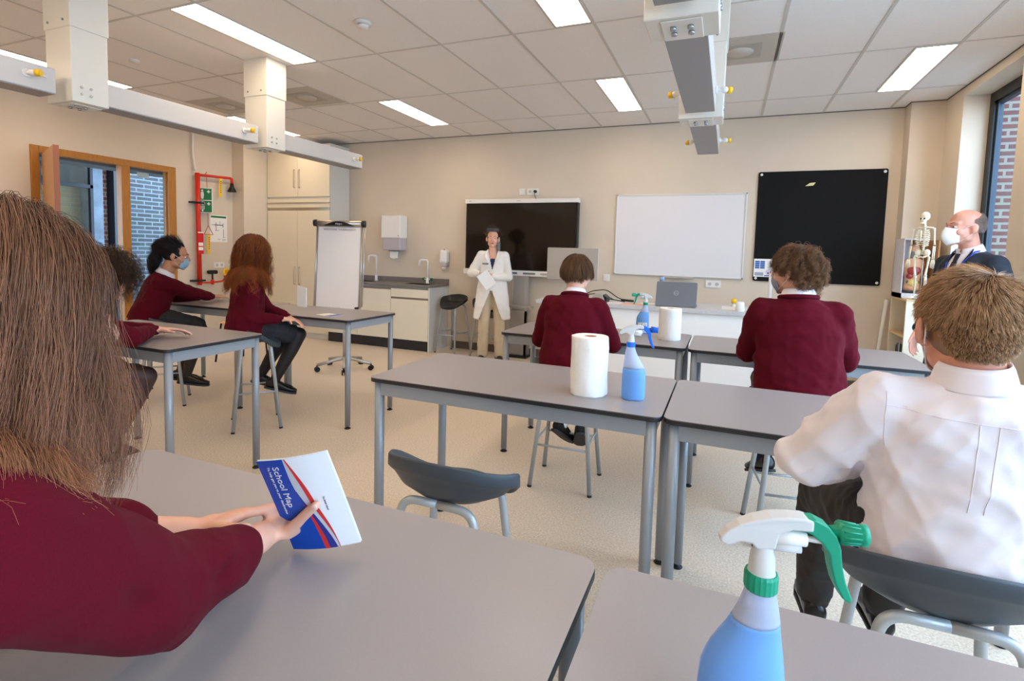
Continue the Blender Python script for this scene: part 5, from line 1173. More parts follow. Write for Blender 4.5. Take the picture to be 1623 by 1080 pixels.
def skirt(J, m, voxel=0.009, over=0.75, seed=9, flare=0.03):
    B = Blob(); k = J['k']
    B.loft(torso_rings(J, [(-0.22, 0.13, 0.10, 0), (-0.16, 0.172, 0.135, 0), (0.0, 0.175, 0.130, 0), (0.18, 0.155, 0.112, 0)]), 28)
    tops = []
    for i in range(2):
        H_, K_ = J['H'][i], J['K'][i]; T_ = H_+(K_-H_)*over; tops.append(T_); B.cap(H_, T_, 0.100*k, 0.084*k+flare*0.4)
    for f in (0.25, 0.5, 0.75, 1.0):
        a = J['H'][0]+(tops[0]-J['H'][0])*f; c = J['H'][1]+(tops[1]-J['H'][1])*f; B.cap(a, c, 0.088*k, 0.088*k, 16, 0.8)
    me, co = B.skin(voxel, 4)
    return finish('skirt', me, co, m, J['root'], None, seed, 0.008, 26, cut=None)
def shoe(J, i, m, sole=m_sole, hgt=0.05, name='shoe', sock=None):
    k = J['k']; A_ = J['A'][i]; fd = J['fd'][i]; X = nrm(np.cross(fd, V3(0, 0, 1))); Up = np.cross(X, fd); B = Blob(); g = A_-Up*0.060*k
    B.loft([(g+fd*(-0.062)*k+Up*0.028*k, X, Up, 0.020*k, 0.022*k), (g-fd*0.05*k+Up*0.030*k, X, Up, 0.034*k, 0.040*k), (g+fd*0.0*k+Up*0.032*k, X, Up, 0.038*k, 0.044*k), (g+fd*0.05*k+Up*0.026*k, X, Up, 0.041*k, 0.036*k), (g+fd*0.11*k+Up*0.016*k, X, Up, 0.046*k, 0.027*k), (g+fd*0.16*k+Up*0.012*k, X, Up, 0.040*k, 0.021*k), (g+fd*0.19*k+Up*0.010*k, X, Up, 0.020*k, 0.012*k)], 20)
    me, co = B.skin(0.005, 2); o = finish(name, me, co, m, J['root'])
    bm = NB(); out = [(-0.066, 0.0), (-0.058, 0.026), (-0.02, 0.033), (0.04, 0.038), (0.11, 0.046), (0.16, 0.040), (0.192, 0.018), (0.192, -0.018), (0.16, -0.040), (0.11, -0.046), (0.04, -0.038), (-0.02, -0.033), (-0.058, -0.026)]
    prism(bm, out, lambda u, v, s: Vector(g+(fd*u+X*v)*k+Up*(s-0.018)*k), 0, 0.016); mk('sole', bm, sole, o, 0.003)
    if sock is not None:
        B = Blob(); K_ = J['K'][i]; d = nrm(K_-A_); B.cap(A_-d*0.01, A_+d*0.12*k, 0.041*k, 0.043*k); me, co = B.skin(0.006, 1); finish('sock', me, co, sock, J['root'])
def mask(J, m, kind='surgical', name='face_mask', shift=(0, 0, 0), strap=m_white):
    R_, F, U = J['hfr']; c = J['head']; k = J['headk']; bm = NB(); nu, nv = 21, 13; grid = []
    for j in range(nv):
        v = j/(nv-1); row = []
        for i in range(nu):
            u = -1+2*i/(nu-1)
            if kind == 'surgical':
                a = u*1.02; z = -0.004-(0.098+0.008*math.cos(a))*v-0.012*abs(u)*(1-v)+0.018*abs(u)*v; bul = math.cos(a*1.3)
                rad_f = 0.096+0.016*math.sin(PI*min(1, v*1.1))*max(0, bul)-0.016*v*v; rad_r = 0.070-0.012*v
                p = R_*rad_r*math.sin(a)+F*(0.012+(rad_f-0.012)*math.cos(a))+U*z
            else:
                a = u*0.95; z = 0.008-0.118*v; bul = max(0, 1-abs(u)**1.5)
                p = R_*(0.066-0.010*v)*math.sin(a)*(1.0)+F*(0.020+0.066*math.cos(a)+0.048*bul*math.sin(PI*(0.15+0.75*v)))+U*(z-0.010*(abs(u))*(1-2*v)*1.8)
            row.append(bm.verts.new(Vector(c+(p+R_*shift[0]+F*shift[1]+U*shift[2])*k)))
        grid.append(row)
    for A, B_ in zip(grid, grid[1:]):
        for i in range(nu-1): bm.faces.new((A[i], A[i+1], B_[i+1], B_[i])).smooth = True
    ends = [(grid[1][0].co.copy(), grid[-2][0].co.copy()), (grid[1][-1].co.copy(), grid[-2][-1].co.copy())]
    o = mk(name, bm, m, J['root']); sd = o.modifiers.new('s', 'SOLIDIFY'); sd.thickness = 0.002
    for s, (a, b_) in zip((-1, 1), ends):
        bm = NB()
        ear_t = Vector(c+(R_*s*0.080-F*0.008+U*0.018)*k); ear_b = Vector(c+(R_*s*0.080-F*0.016-U*0.030)*k); back = Vector(c+(R_*s*0.082-F*0.026-U*0.005)*k)
        tube(bm, [a, ear_t, back, ear_b, b_], 0.0016, 6); mk('ear_loop', bm, strap, o)
    return o

# ---- hair: thousands of modelled strands that slide down the head and shoulders
def hair(J, name, m, n, length, layer, comb, roots, seed=1, seg=12, r=0.0007, curl=(0, 0), clump=0.5, nclump=60, grav=1.0, lift=0.4, coll=None, jit=0.15, cap=True, capr=(0.0775, 0.094, 0.091), capc=(0, -0.018, 0.024), parent=None, post=None, taper=0.35, lenfn=None, extra_cap=None, flare=0.0, ombre=0.25):
    rg = np.random.RandomState(seed); R_, F, U = J['hfr']; k = J['headk']; c = J['head']; cc = c+(R_*capc[0]+F*capc[1]+U*capc[2])*k; cr = np.array(capr)*k
    Bm = np.stack([R_, F, U])
    D = rg.normal(size=(n*8, 3)); D /= np.linalg.norm(D, axis=1)[:, None]; D = D[roots(D)][:n]; n = len(D)
    pos = cc+(D*cr)@Bm
    lay = rg.uniform(0.15, 1.0, n)*layer; ln = np.clip(rg.normal(1, length[1], n), 0.45, 1.6)*length[0]
    if lenfn is not None: ln = ln*lenfn(D)
    step = ln/seg; nor = (D/cr)@Bm; nor /= np.linalg.norm(nor, axis=1)[:, None]
    pts = [pos-nor*0.003]; 
    cols = [(cc, Bm, cr)]+(coll or []); G = V3(0, 0, -1); dirp = nor*lift+comb(D)@Bm+rg.normal(size=(n, 3))*jit; dirp /= np.linalg.norm(dirp, axis=1)[:, None]
    p = pos.copy()
    for s_ in range(seg):
        t = (s_+1)/seg; d = dirp+G*grav*0.35+rg.normal(size=(n, 3))*jit*0.35; d /= np.linalg.norm(d, axis=1)[:, None]
        q = p+d*step[:, None]
        for (cc_, B_, r_) in cols:
            L_ = (q-cc_)@B_.T; e = L_/(r_+lay[:, None]*min(1, 0.35+1.3*t)); m_ = np.linalg.norm(e, axis=1); ins = m_ < 1
            if ins.any(): L2 = L_/np.maximum(m_, 1e-6)[:, None]; q = np.where(ins[:, None], cc_+L2@B_, q)
        nd = q-p; l_ = np.linalg.norm(nd, axis=1)[:, None]; nd = nd/np.maximum(l_, 1e-9); q = p+nd*step[:, None]*np.clip(l_/step[:, None], 0.6, 1); dirp = nd*0.85+dirp*0.15; dirp /= np.linalg.norm(dirp, axis=1)[:, None]
        p = q; pts.append(p.copy())
    P = np.stack(pts, 1)   # n, seg+1, 3
    tt = np.linspace(0, 1, seg+1)
    if clump and nclump:
        gi = rg.choice(n, min(nclump, n), replace=False); key = P[:, seg//2]; own = np.empty(n, int)
        for a in range(0, n, 500): own[a:a+500] = np.argmin(((key[a:a+500, None]-key[None, gi])**2).sum(-1), 1)
        g_ = gi[own]; ctr = P[g_]; wgt = (clump*np.power(tt, 1.3))[None, :, None]; P = P+(ctr-P)*wgt*rg.uniform(0.55, 1.0, n)[:, None, None]
    else: own = rg.randint(0, 50, n)
    if curl[0]:
        ph = rg.uniform(0, 6.28, own.max()+1)[own]+rg.normal(size=n)*0.45; T = np.gradient(P, axis=1); T /= np.maximum(np.linalg.norm(T, axis=2), 1e-9)[..., None]
        ref = np.cross(T, np.array([0.31, 0.2, 0.93])); ref /= np.maximum(np.linalg.norm(ref, axis=2), 1e-9)[..., None]; b2 = np.cross(T, ref)
        am = curl[0]*np.power(tt, 0.6)[None, :]*rg.uniform(0.6, 1.3, n)[:, None]; an = curl[1]*tt[None, :]*ln[:, None]+ph[:, None]
        P = P+ref*(am*np.cos(an))[..., None]+b2*(am*np.sin(an))[..., None]
    if flare: P = P+(rg.normal(size=(n, 1, 3))*flare)*np.power(tt, 2)[None, :, None]
    if post is not None: P = post(P, tt, rg)
    T = np.gradient(P, axis=1); T /= np.maximum(np.linalg.norm(T, axis=2), 1e-9)[..., None]; ref = np.cross(T, np.array([0.3, 0.1, 0.95])); ref /= np.maximum(np.linalg.norm(ref, axis=2), 1e-9)[..., None]; b2 = np.cross(T, ref)
    rad = r*rg.uniform(0.7, 1.3, n)[:, None]*(1-(1-taper)*tt)[None, :]
    ring = [P+(ref*math.cos(a)+b2*math.sin(a))*rad[..., None] for a in (0, 2*PI/3, 4*PI/3)]
    Vv = np.stack(ring, 2)       # n, seg+1, 3, 3
    nv = n*(seg+1)*3; off = np.array(base_loc(parent or J['root'])); co = Vv.reshape(-1, 3)-off
    bi = (np.arange(n)[:, None, None]*(seg+1)+np.arange(seg)[None, :, None])*3; k3 = np.arange(3)[None, None, :]; k4 = (k3+1) % 3
    faces = np.stack([bi+k3, bi+k4, bi+3+k4, bi+3+k3], -1).reshape(-1, 4)
    colr = np.clip(rg.normal(0.42, 0.2, n)*0.5+0.5*rg.uniform(0, 1, own.max()+1)[own], 0, 1)[:, None]*(1-ombre)+ombre*(tt[None, :]*1.1-0.15)
    colr = np.repeat(np.clip(colr, 0, 1).ravel(), 3)
    fl = faces.ravel(); nf = len(faces); start = np.arange(nf)*4; tot = np.full(nf, 4)
    if cap:
        caps = [(cc, (cr[0]*0.985, cr[1]*0.985, cr[2]*0.985))]+(extra_cap or [])
        for c0, r0 in caps:
            a_ = []; f_ = []; N1, N2 = 24, 14
            for i in range(N2+1):
                t_ = PI*i/N2
                for q in range(N1): a_.append(c0+R_*r0[0]*math.sin(t_)*math.cos(2*PI*q/N1)+F*r0[1]*math.sin(t_)*math.sin(2*PI*q/N1)+U*r0[2]*math.cos(t_)-off)
            for i in range(N2):
                for q in range(N1): f_.append((len(co)+i*N1+q, len(co)+(i+1)*N1+q, len(co)+(i+1)*N1+(q+1) % N1, len(co)+i*N1+(q+1) % N1))
            co = np.vstack([co, np.array(a_)]); faces = np.vstack([faces, np.array(f_)]); colr = np.concatenate([colr, np.full(len(a_), 0.12)])
    me = bpy.data.meshes.new(name); nf = len(faces)
    me.vertices.add(len(co)); me.vertices.foreach_set('co', co.ravel()); me.loops.add(nf*4); me.loops.foreach_set('vertex_index', faces.ravel().astype(np.int32))
    me.polygons.add(nf); me.polygons.foreach_set('loop_start', (np.arange(nf)*4).astype(np.int32)); me.polygons.foreach_set('use_smooth', np.ones(nf, bool)); me.update(calc_edges=True); me.validate()
    at = me.attributes.new('strand', 'FLOAT', 'POINT'); at.data.foreach_set('value', colr.astype(np.float32))
    me.materials.append(m); o = bpy.data.objects.new(name, me); COL.objects.link(o); o.parent = parent or J['root']; return o
back_roots = lambda lo=-0.55, hl=0.45: (lambda D: (D[:, 2] > lo) & ~((D[:, 1] > hl) & (D[:, 2] < 0.62)) & ~((D[:, 1] > 0.1) & (D[:, 2] < -0.05)))
def comb_down(D, part=0.0, fwd=-0.15):
    o = np.zeros_like(D); s = np.sign(D[:, 0]-part); o[:, 0] = s*np.clip(1-np.abs(D[:, 0]), 0, 1)*1.0*(D[:, 2] > 0.3); o[:, 1] = fwd-0.25*(D[:, 1] > 0.3); o[:, 2] = -0.8+D[:, 2]*0.5; return o
def comb_crown(D, w=(0.0, -0.55, 0.83), out=1.0, swirl=0.5):
    wv = nrm(w); o = D-wv; o = o-D*(o*D).sum(1)[:, None]; o /= np.maximum(np.linalg.norm(o, axis=1), 1e-6)[:, None]; sw_ = np.cross(D, o); return o*out+sw_*swirl
def shoulders(J, g=0.0):
    k = J['k']; Bs = np.stack([J['R'], J['Fs'], J['sp']])
    return [(J['neck']-J['sp']*0.11*k, Bs, np.array([0.215, 0.115, 0.125])*k+g), (J['neck']-J['sp']*0.30*k, Bs, np.array([0.19, 0.135, 0.26])*k+g), (J['nb'], np.eye(3), np.array([0.05, 0.05, 0.08])*k)]

m_skinp = mat('skin_pink', (222, 160, 138), 0.45, noise=0.04, nscale=25, sss=0.12)
h_auburn = hair_mat('hair_auburn', (48, 20, 10), (196, 104, 46)); h_brown = hair_mat('hair_brown', (58, 38, 24), (142, 98, 62)); h_dark = hair_mat('hair_black', (14, 10, 10), (44, 32, 28), 0.35)
h_dkbr = hair_mat('hair_dark_brown', (28, 17, 12), (84, 54, 36)); h_ash = hair_mat('hair_ash_blond', (118, 80, 50), (232, 188, 142)); h_long = hair_mat('hair_light_brown', (40, 23, 16), (186, 122, 84), 0.4)
h_curl = hair_mat('hair_curly_brown', (62, 38, 24), (164, 118, 82)); h_grey = hair_mat('hair_greying', (140, 122, 114), (206, 190, 182))
ex = V3(1, 0, 0); ey = V3(0, 1, 0); ez = V3(0, 0, 1)

SHORT = lambda D: (D[:, 2] > -0.72) & ~((D[:, 1] > 0.5) & (D[:, 2] < 0.6)) & ~((D[:, 1] > -0.30) & (D[:, 2] < -0.08))
# ---- boy with straight brown hair, middle table
J = person('person', 'boy in maroon sweatshirt with short straight brown hair, seen from behind', 88, (-0.815, 2.90, 0.745), (-0.825, 3.00, 1.130), (-0.828, 3.055, 1.255), frame(84, -12),
           [(-0.905, 3.10, 0.315), (-0.785, 3.10, 0.315)], [(-0.91, 3.24, 0.880), (-0.74, 3.26, 0.880)], m_skin, 0.95, 0.148, shrug=-0.015, elbow=[-ex*0.6-ez, ex*0.6-ez], brow=None, eyes=False, feet_dir=[V3(0.25, 0.8, -0.55), V3(-0.2, 0.8, -0.6)], headk=0.97)
sweater(J, m_sweat, folds=[((-0.95, 2.88, 0.98), (-0.76, 2.84, 0.90), 0.02, 0.008), ((-0.70, 2.88, 1.02), (-0.66, 2.86, 0.82), 0.02, 0.010), ((-0.95, 2.84, 0.80), (-0.70, 2.82, 0.78), 0.02, 0.010)], seed=11, wide=0.012); collar(J, m_shirt, up=0.004); neck_rib(J, m_sweat, 0.078)
trousers(J, mat('grey_trousers', (74, 72, 78), 0.8), seed=3, to=0.86)
for i in (0, 1): shoe(J, i, m_suede, sock=m_white)
hair(J, 'hair', h_brown, 6000, (0.075, 0.14), 0.013, lambda D: comb_crown(D, (0.1, -0.35, 0.93), 1.0, 0.45), SHORT, 5, 9, 0.0007, clump=0.6, nclump=260, grav=0.8, lift=0.35, lenfn=lambda D: 0.45+0.6*sstep(-0.6, 0.5, D[:, 2]))

# ---- curly-haired boy, right
J = person('person', 'boy in maroon sweatshirt with curly brown hair and grey mask, looking left', 96, (0.345, 2.79, 0.745), (0.322, 2.83, 1.195), (0.300, 2.86, 1.318), frame(148, -4),
           [(0.235, 3.06, 0.315), (0.455, 3.06, 0.315)], [(0.24, 3.16, 0.880), (0.45, 3.18, 0.880)], m_skin, 1.0, 0.160, shrug=-0.02, elbow=[-ex*0.55-ez, ex*0.6-ez], eyes=True, feet_dir=[V3(-0.35, 0.8, -0.35), V3(0.1, 0.8, -0.4)])
sweater(J, m_sweat, folds=[((0.14, 2.72, 1.00), (0.22, 2.66, 0.84), 0.018, 0.012), ((0.50, 2.74, 1.0), (0.48, 2.68, 0.82), 0.02, 0.012), ((0.20, 2.66, 0.80), (0.46, 2.66, 0.76), 0.02, 0.010), ((0.16, 2.72, 0.92), (0.12, 2.9, 0.86), 0.02, 0.012)], seed=21, wide=0.022, hem=-0.16); collar(J, m_shirt, up=0.004, r=0.068); neck_rib(J, m_sweat, 0.080)
trousers(J, m_trou, seed=4)
for i in (0, 1): shoe(J, i, m_shoe, sock=m_sock)
mask(J, m_maskg)
hair(J, 'hair', h_curl, 4200, (0.088, 0.15), 0.020, lambda D: comb_crown(D, (0, -0.2, 0.97), 1.0, 0.3), lambda D: (D[:, 2] > -0.5) & ~((D[:, 1] > 0.62) & (D[:, 2] < 0.55)) & ~((D[:, 1] > -0.25) & (D[:, 2] < 0.02)), 8, 18, 0.0008, curl=(0.0105, 150), clump=0.92, nclump=110, grav=0.5, lift=0.55, jit=0.3)

# ---- auburn-haired girl
FDv = V3(math.cos(math.radians(46)), math.sin(math.radians(46)), 0)
J = person('person', 'girl in maroon sweatshirt with long wavy auburn hair and blue mask', 52, (-3.335, 2.86, 0.745), (-3.315, 2.895, 1.165), (-3.300, 2.925, 1.330), frame(56, -14),
           [(-3.25, 3.06, 0.315), (-3.44, 3.10, 0.33)], [(-3.14, 3.10, 0.815), (-3.125, 3.01, 0.815)], m_skin, 0.95, 0.155, shrug=-0.02, elbow=[-ez+V3(-0.5, 0.5, 0), -ez*1.0+V3(-0.2, -0.3, 0)], feet_dir=[V3(0.7, 0.6, -0.25), V3(0.7, 0.6, -0.25)], brow=h_auburn)
sweater(J, m_sweat, folds=[((-3.33, 2.80, 1.08), (-3.22, 2.83, 0.86), 0.02, 0.010), ((-3.38, 2.76, 0.84), (-3.24, 2.80, 0.80), 0.02, 0.008)], seed=31, wide=0.01)
skirt(J, m_skirt, over=0.78); legs_cover(J, m_tight, 'tights')
for i in (0, 1): shoe(J, i, m_shoe)
mask(J, mat('periwinkle_mask', (126, 136, 182), 0.8))
hair(J, 'hair', h_auburn, 6500, (0.36, 0.16), 0.038, lambda D: comb_down(D, 0.0, -0.3), back_roots(-0.35, 0.5), 12, 26, 0.0008, curl=(0.016, 75), clump=0.88, nclump=110, grav=1.2, lift=0.3, coll=shoulders(J, 0.018), jit=0.2, ombre=0.30, lenfn=lambda D: 0.8+0.3*sstep(-0.5, 0.9, D[:, 2]))

# ---- ponytail girl
J = person('person', 'girl in maroon sweatshirt with black ponytail and pale blue mask, near the doorway', 50, (-4.50, 2.90, 0.745), (-4.415, 3.00, 1.105), (-4.365, 3.06, 1.262), frame(44, -10),
           [(-4.26, 3.06, 0.24), (-4.42, 3.12, 0.24)], [(-4.60, 3.50, 0.880), (-4.43, 3.45, 0.880)], m_skint, 0.98, 0.165, elbow=[-ez+V3(-0.6, 0, 0), -ez*0.7+V3(0.5, -0.5, 0)], brow=h_dark, feet_dir=[V3(0.7, 0.6, -0.15)]*2,
           hand_opt=[dict(d=V3(0.1, 1, -0.05), curl=0.15), dict(d=V3(-0.05, 1, -0.05), curl=0.15)])
sweater(J, m_sweat, seed=41, wide=0.015, folds=[((-4.45, 2.92, 1.0), (-4.36, 2.98, 0.85), 0.02, 0.012), ((-4.5, 2.85, 0.8), (-4.36, 2.90, 0.78), 0.02, 0.010)]); collar(J, m_shirt, up=0.006)
skirt(J, m_skirt, over=0.9); legs_cover(J, mat('dark_tights', (46, 36, 30), 0.6), 'tights')
for i in (0, 1): shoe(J, i, m_shoe)
mask(J, m_maskb)
hair(J, 'hair', h_dark, 3400, (0.13, 0.08), 0.006, lambda D: (V3(0, -0.95, 0.18)-D)*1.0, back_roots(-0.5, 0.62), 15, 10, 0.0008, clump=0.3, nclump=80, grav=0.0, lift=0.1, jit=0.05)
R_, F, U = J['hfr']; tie = J['head']-F*0.108+U*0.035
def pony(P, tt, rg):
    n = P.shape[0]; st = tie+rg.normal(size=(n, 3))*0.010; L = rg.uniform(0.8, 1.1, n)[:, None]*0.25
    arc = -F*0.055*np.sin(tt*PI*0.6)[:, None]; spread = rg.normal(size=(n, 3))*0.019
    return st[:, None]+arc[None]-ez*(L*tt[None, :])[..., None]+spread[:, None]*(np.sin(np.clip(tt*1.1, 0, 1)*PI)**0.7)[None, :, None]-F*0.012
hair(J, 'ponytail', h_dark, 1500, (0.2, 0.1), 0.006, lambda D: D, back_roots(), 16, 14, 0.0009, clump=0, cap=False, post=pony)
b = NB(); tube(b, [Vector(tie+(R_*math.cos(a)*0.016+U*math.sin(a)*0.016)-F*0.004) for a in np.linspace(0, 2*PI, 17)], 0.006, 8); mk('hair_tie', b, mat('white_scrunchie', (216, 222, 226), 0.7), J['root'], smooth=True)

# ---- dark curly-haired girl half hidden behind the foreground hair
J = person('person', 'girl with dark curly hair, half hidden behind the nearest girl', 54, (-3.02, 1.46, 0.735), (-2.905, 1.585, 1.055), (-2.845, 1.645, 1.205), frame(62, -18),
           [(-2.92, 1.66, 0.30), (-3.06, 1.74, 0.30)], [(-2.95, 1.95, 0.882), (-2.93, 1.90, 0.882)], m_skin, 0.95, 0.165, elbow=[-ez*0.4+V3(-0.8, 0.3, 0), -ez*0.5+V3(0.8, -0.3, 0)], eyes=False, lips=False, feet_dir=[V3(0.7, 0.6, -0.3)]*2, hand_opt=[dict(d=V3(0.6, 0.6, 0), curl=0.4), dict(d=V3(-0.5, 0.75, 0), curl=0.4)])
sweater(J, m_sweat, seed=51, wide=0.01, folds=[((-2.85, 1.6, 0.95), (-2.9, 1.75, 0.88), 0.02, 0.012)])
skirt(J, m_skirt, over=0.62); legs_cover(J, m_tights, 'tights')
for i in (0, 1): shoe(J, i, m_shoe)
hair(J, 'hair', h_dkbr, 5200, (0.20, 0.15), 0.042, lambda D: comb_down(D, 0.0, -0.2), lambda D: (D[:, 2] > -0.6) & ~((D[:, 1] > 0.5) & (D[:, 2] < 0.5)) & ~((D[:, 1] > 0.3) & (D[:, 2] < 0.0)), 18, 18, 0.0009, curl=(0.0095, 130), clump=0.75, nclump=140, grav=0.6, lift=0.6, jit=0.3)

# ---- nearest girl with the map
wR = V3(-0.700, 0.628, 0.886); wL = V3(-0.800, 0.572, 0.898)
J = person('person', 'girl in maroon sweatshirt with long light brown hair holding the school map', 98, (-0.79, -0.03, 0.755), (-0.738, 0.235, 1.160), (-0.712, 0.300, 1.295), frame(78, -8),
           [(-0.86, 0.25, 0.30), (-0.68, 0.25, 0.30)], [tuple(wL), tuple(wR)], m_skin, 0.96, 0.168, voxel=0.0042, elbow=[-ez*0.8-ex, -ez*0.9+ex*0.20-ey*0.35], eyes=False, lips=False, uarm=0.275, farm=0.24,
           hand_opt=[dict(d=V3(0.50, 0.84, 0.10), n=V3(-0.3, 0.2, 0.9), side=1.0, curl=0.3, thumb=V3(0.95, -0.05, 0.22)),
                     dict(d=V3(0.02, 0.95, 0.05), n=V3(-0.35, 0.10, -0.90), side=-1.0, curl=1.1, thumb=V3(0.60, 0.02, 0.62))])
J7 = J
sweater(J, m_sweat, seed=61, wide=0.03, fat=0.006, voxel=0.0065, sleeve=1.20, cuff=(0.70, 0.80), amp=0.012, freq=11, smooth=5, folds=[
    ((-0.60, 0.24, 1.14), (-0.545, 0.40, 0.92), 0.020, 0.012), ((-0.66, 0.16, 1.10), (-0.62, 0.34, 0.86), 0.016, -0.018), ((-0.55, 0.30, 1.06), (-0.53, 0.40, 0.90), 0.014, -0.012),
    ((-0.58, 0.36, 0.86), (-0.66, 0.54, 0.90), 0.014, 0.012), ((-0.54, 0.44, 0.95), (-0.62, 0.52, 0.93), 0.010, -0.012), ((-0.60, 0.47, 0.965), (-0.66, 0.55, 0.93), 0.010, 0.010), ((-0.70, 0.12, 1.14), (-0.66, 0.20, 0.90), 0.02, 0.012)])
trousers(J, m_skirt, 'skirt', seed=6, to=0.3)
legs_cover(J, m_tight, 'tights')
for i in (0, 1): shoe(J, i, m_shoe)
hair(J, 'hair', h_long, 24000, (0.265, 0.10), 0.038, lambda D: comb_down(D, 0.05, -0.25), back_roots(-0.45, 0.45), 33, 22, 0.00034, curl=(0.015, 26), clump=0.72, nclump=230, grav=1.3, lift=0.5, coll=shoulders(J, 0.020), jit=0.15, flare=0.007, lenfn=lambda D: 0.64+0.50*sstep(-0.6, 0.9, D[:, 2]), ombre=0.38)
# thumb nails
for tp, td in ((J['tips'][0][4], V3(0.95, -0.05, 0.22)), (J['tips'][1][4], V3(0.60, 0.02, 0.62))):
    td = nrm(td); vv = nrm(-tp+V3(0, 0, 1.375)); n_ = nrm(vv-td*np.dot(vv, td)); x_ = np.cross(td, n_)
    b = NB(); ellip(b, Vector(tp+n_*0.0062-td*0.001), (0.0052, 0.0066, 0.0022), (Vector(x_), Vector(td), Vector(n_)), 14, 8); mk('thumb_nail', b, m_nail, J['root'], smooth=True)
# the map she holds
TL, TR, BR, BL = [Vector(p) for p in ((-0.719, 0.635, 1.011), (-0.593, 0.661, 1.041), (-0.558, 0.723, 0.875), (-0.686, 0.687, 0.838))]
mw, mh = (TR-TL).length, (BL-TL).length; eu = (TR-TL).normalized(); ev = (TL-BL); ev = (ev-eu*ev.dot(eu)).normalized(); en = eu.cross(ev).normalized()
if en.y > 0: en = -en
t = thing('school_map', BL, 'blue, white and red folded school map leaflet held by the nearest girl', 'leaflet')
def MPf(u, v, s): # u 0..mw, v 0..mh from the lower left; slight curl
    return BL+eu*u+ev*v+en*(s+0.006*math.sin(PI*u/mw)+0.004*(v/mh-0.5)**2)
def strip(bm, f0, f1, n, s):
    rows = []
    for i in range(n+1):
        a, c = f0(i/n), f1(i/n); rows.append([bm.verts.new(MPf(a[0]+(c[0]-a[0])*q/8, a[1]+(c[1]-a[1])*q/8, s)) for q in range(9)])
    for a, c in zip(rows, rows[1:]):
        for q in range(8): bm.faces.new((a[q], a[q+1], c[q+1], c[q]))
def patch(bm, n, m_, s):
    g = [[bm.verts.new(MPf(mw*i/n, mh*j/m_, s)) for i in range(n+1)] for j in range(m_+1)]
    for j in range(m_):
        for i in range(n): bm.faces.new((g[j][i], g[j][i+1], g[j+1][i+1], g[j+1][i]))
def paperize(o, th): sd = o.modifiers.new('s', 'SOLIDIFY'); sd.thickness = th; sd.offset = 0
m_map = mat('map_white', (250, 250, 250), 0.6); m_mapb = mat('map_blue', (0, 72, 176), 0.4); m_mapn = mat('map_indigo', (48, 52, 140), 0.4); m_mapr = mat('map_red', (222, 52, 52), 0.4); m_mapg = mat('map_grey', (206, 208, 212), 0.45)
b = NB(); patch(b, 10, 10, 0); paperize(mk('cover', b, m_map, t), 0.0006)
b = NB(); patch(b, 10, 10, -0.0035); paperize(mk('back_page', b, m_map, t), 0.0006)
edge = lambda q: mw*(0.385+0.030*math.sin(q*PI*1.0)-0.115*sstep(0.35, 1.0, q)*0+0.135*(1-q)**1.3*0.0) 
def bx(q): # right border of the blue area, q = 0 at the top
    return mw*(0.40+0.17*sstep(0.15, 0.95, q)-0.02*math.sin(q*PI))
def px_(q): return (bx(q), mh*(1-q))
def L0(q): return (0.0, mh*(1-q))
b = NB(); strip(b, L0, lambda q: (bx(q)+mw*0.0, mh*(1-q)), 24, 0.0008); mk('blue_field', b, m_mapb, t, smooth=False)
b = NB(); strip(b, lambda q: (bx(0.35+0.65*q)-mw*0.0*q, mh*(0.65-0.65*q)), lambda q: (bx(0.35+0.65*q)+mw*(0.005+0.115*q), mh*(0.65-0.65*q)), 18, 0.0010); mk('indigo_wave', b, m_mapn, t)
b = NB(); strip(b, lambda q: (bx(0.5+0.5*q)-mw*0.035*math.sin(q*PI*0.5)*1.6, mh*(0.5-0.5*q)), lambda q: (bx(0.5+0.5*q)+mw*0.012, mh*(0.5-0.5*q)), 16, 0.0012); mk('red_wave', b, m_mapr, t)
def gx(q): return mw*(0.42+0.16*math.sin(min(1, q*1.25)*PI*0.5)+0.14*sstep(0.45, 1, q))
b = NB(); strip(b, lambda q: (min(gx(q), bx(q)+mw*0.004), mh*(1-q)), lambda q: (gx(q), mh*(1-q)), 20, 0.0007); mk('grey_wave', b, m_mapg, t)
b = NB(); strip(b, lambda q: (gx(q), mh*(1-q)), lambda q: (gx(q)+mw*0.055*math.sin(PI*min(1, q*1.02+0.05))**1.2+0.0012, mh*(1-q)), 24, 0.0013); mk('red_ribbon', b, m_mapr, t)
mk('title', text_bm('School Map', 0.0175, lambda x, y, z: MPf(mw*0.21+y, mh*0.93-x, 0.0014+z)), m_white, t)
mk('subtitle', text_bm('To help get you to your destination', 0.0066, lambda x, y, z: MPf(mw*0.13+y, mh*0.93-x, 0.0014+z)), m_white, t)
b = text_bm('The British School', 0.0046, lambda x, y, z: MPf(mw*0.735+y, mh*0.56-x*0.8, 0.0010+z)); mk('small_print', b, m_greyink, t)

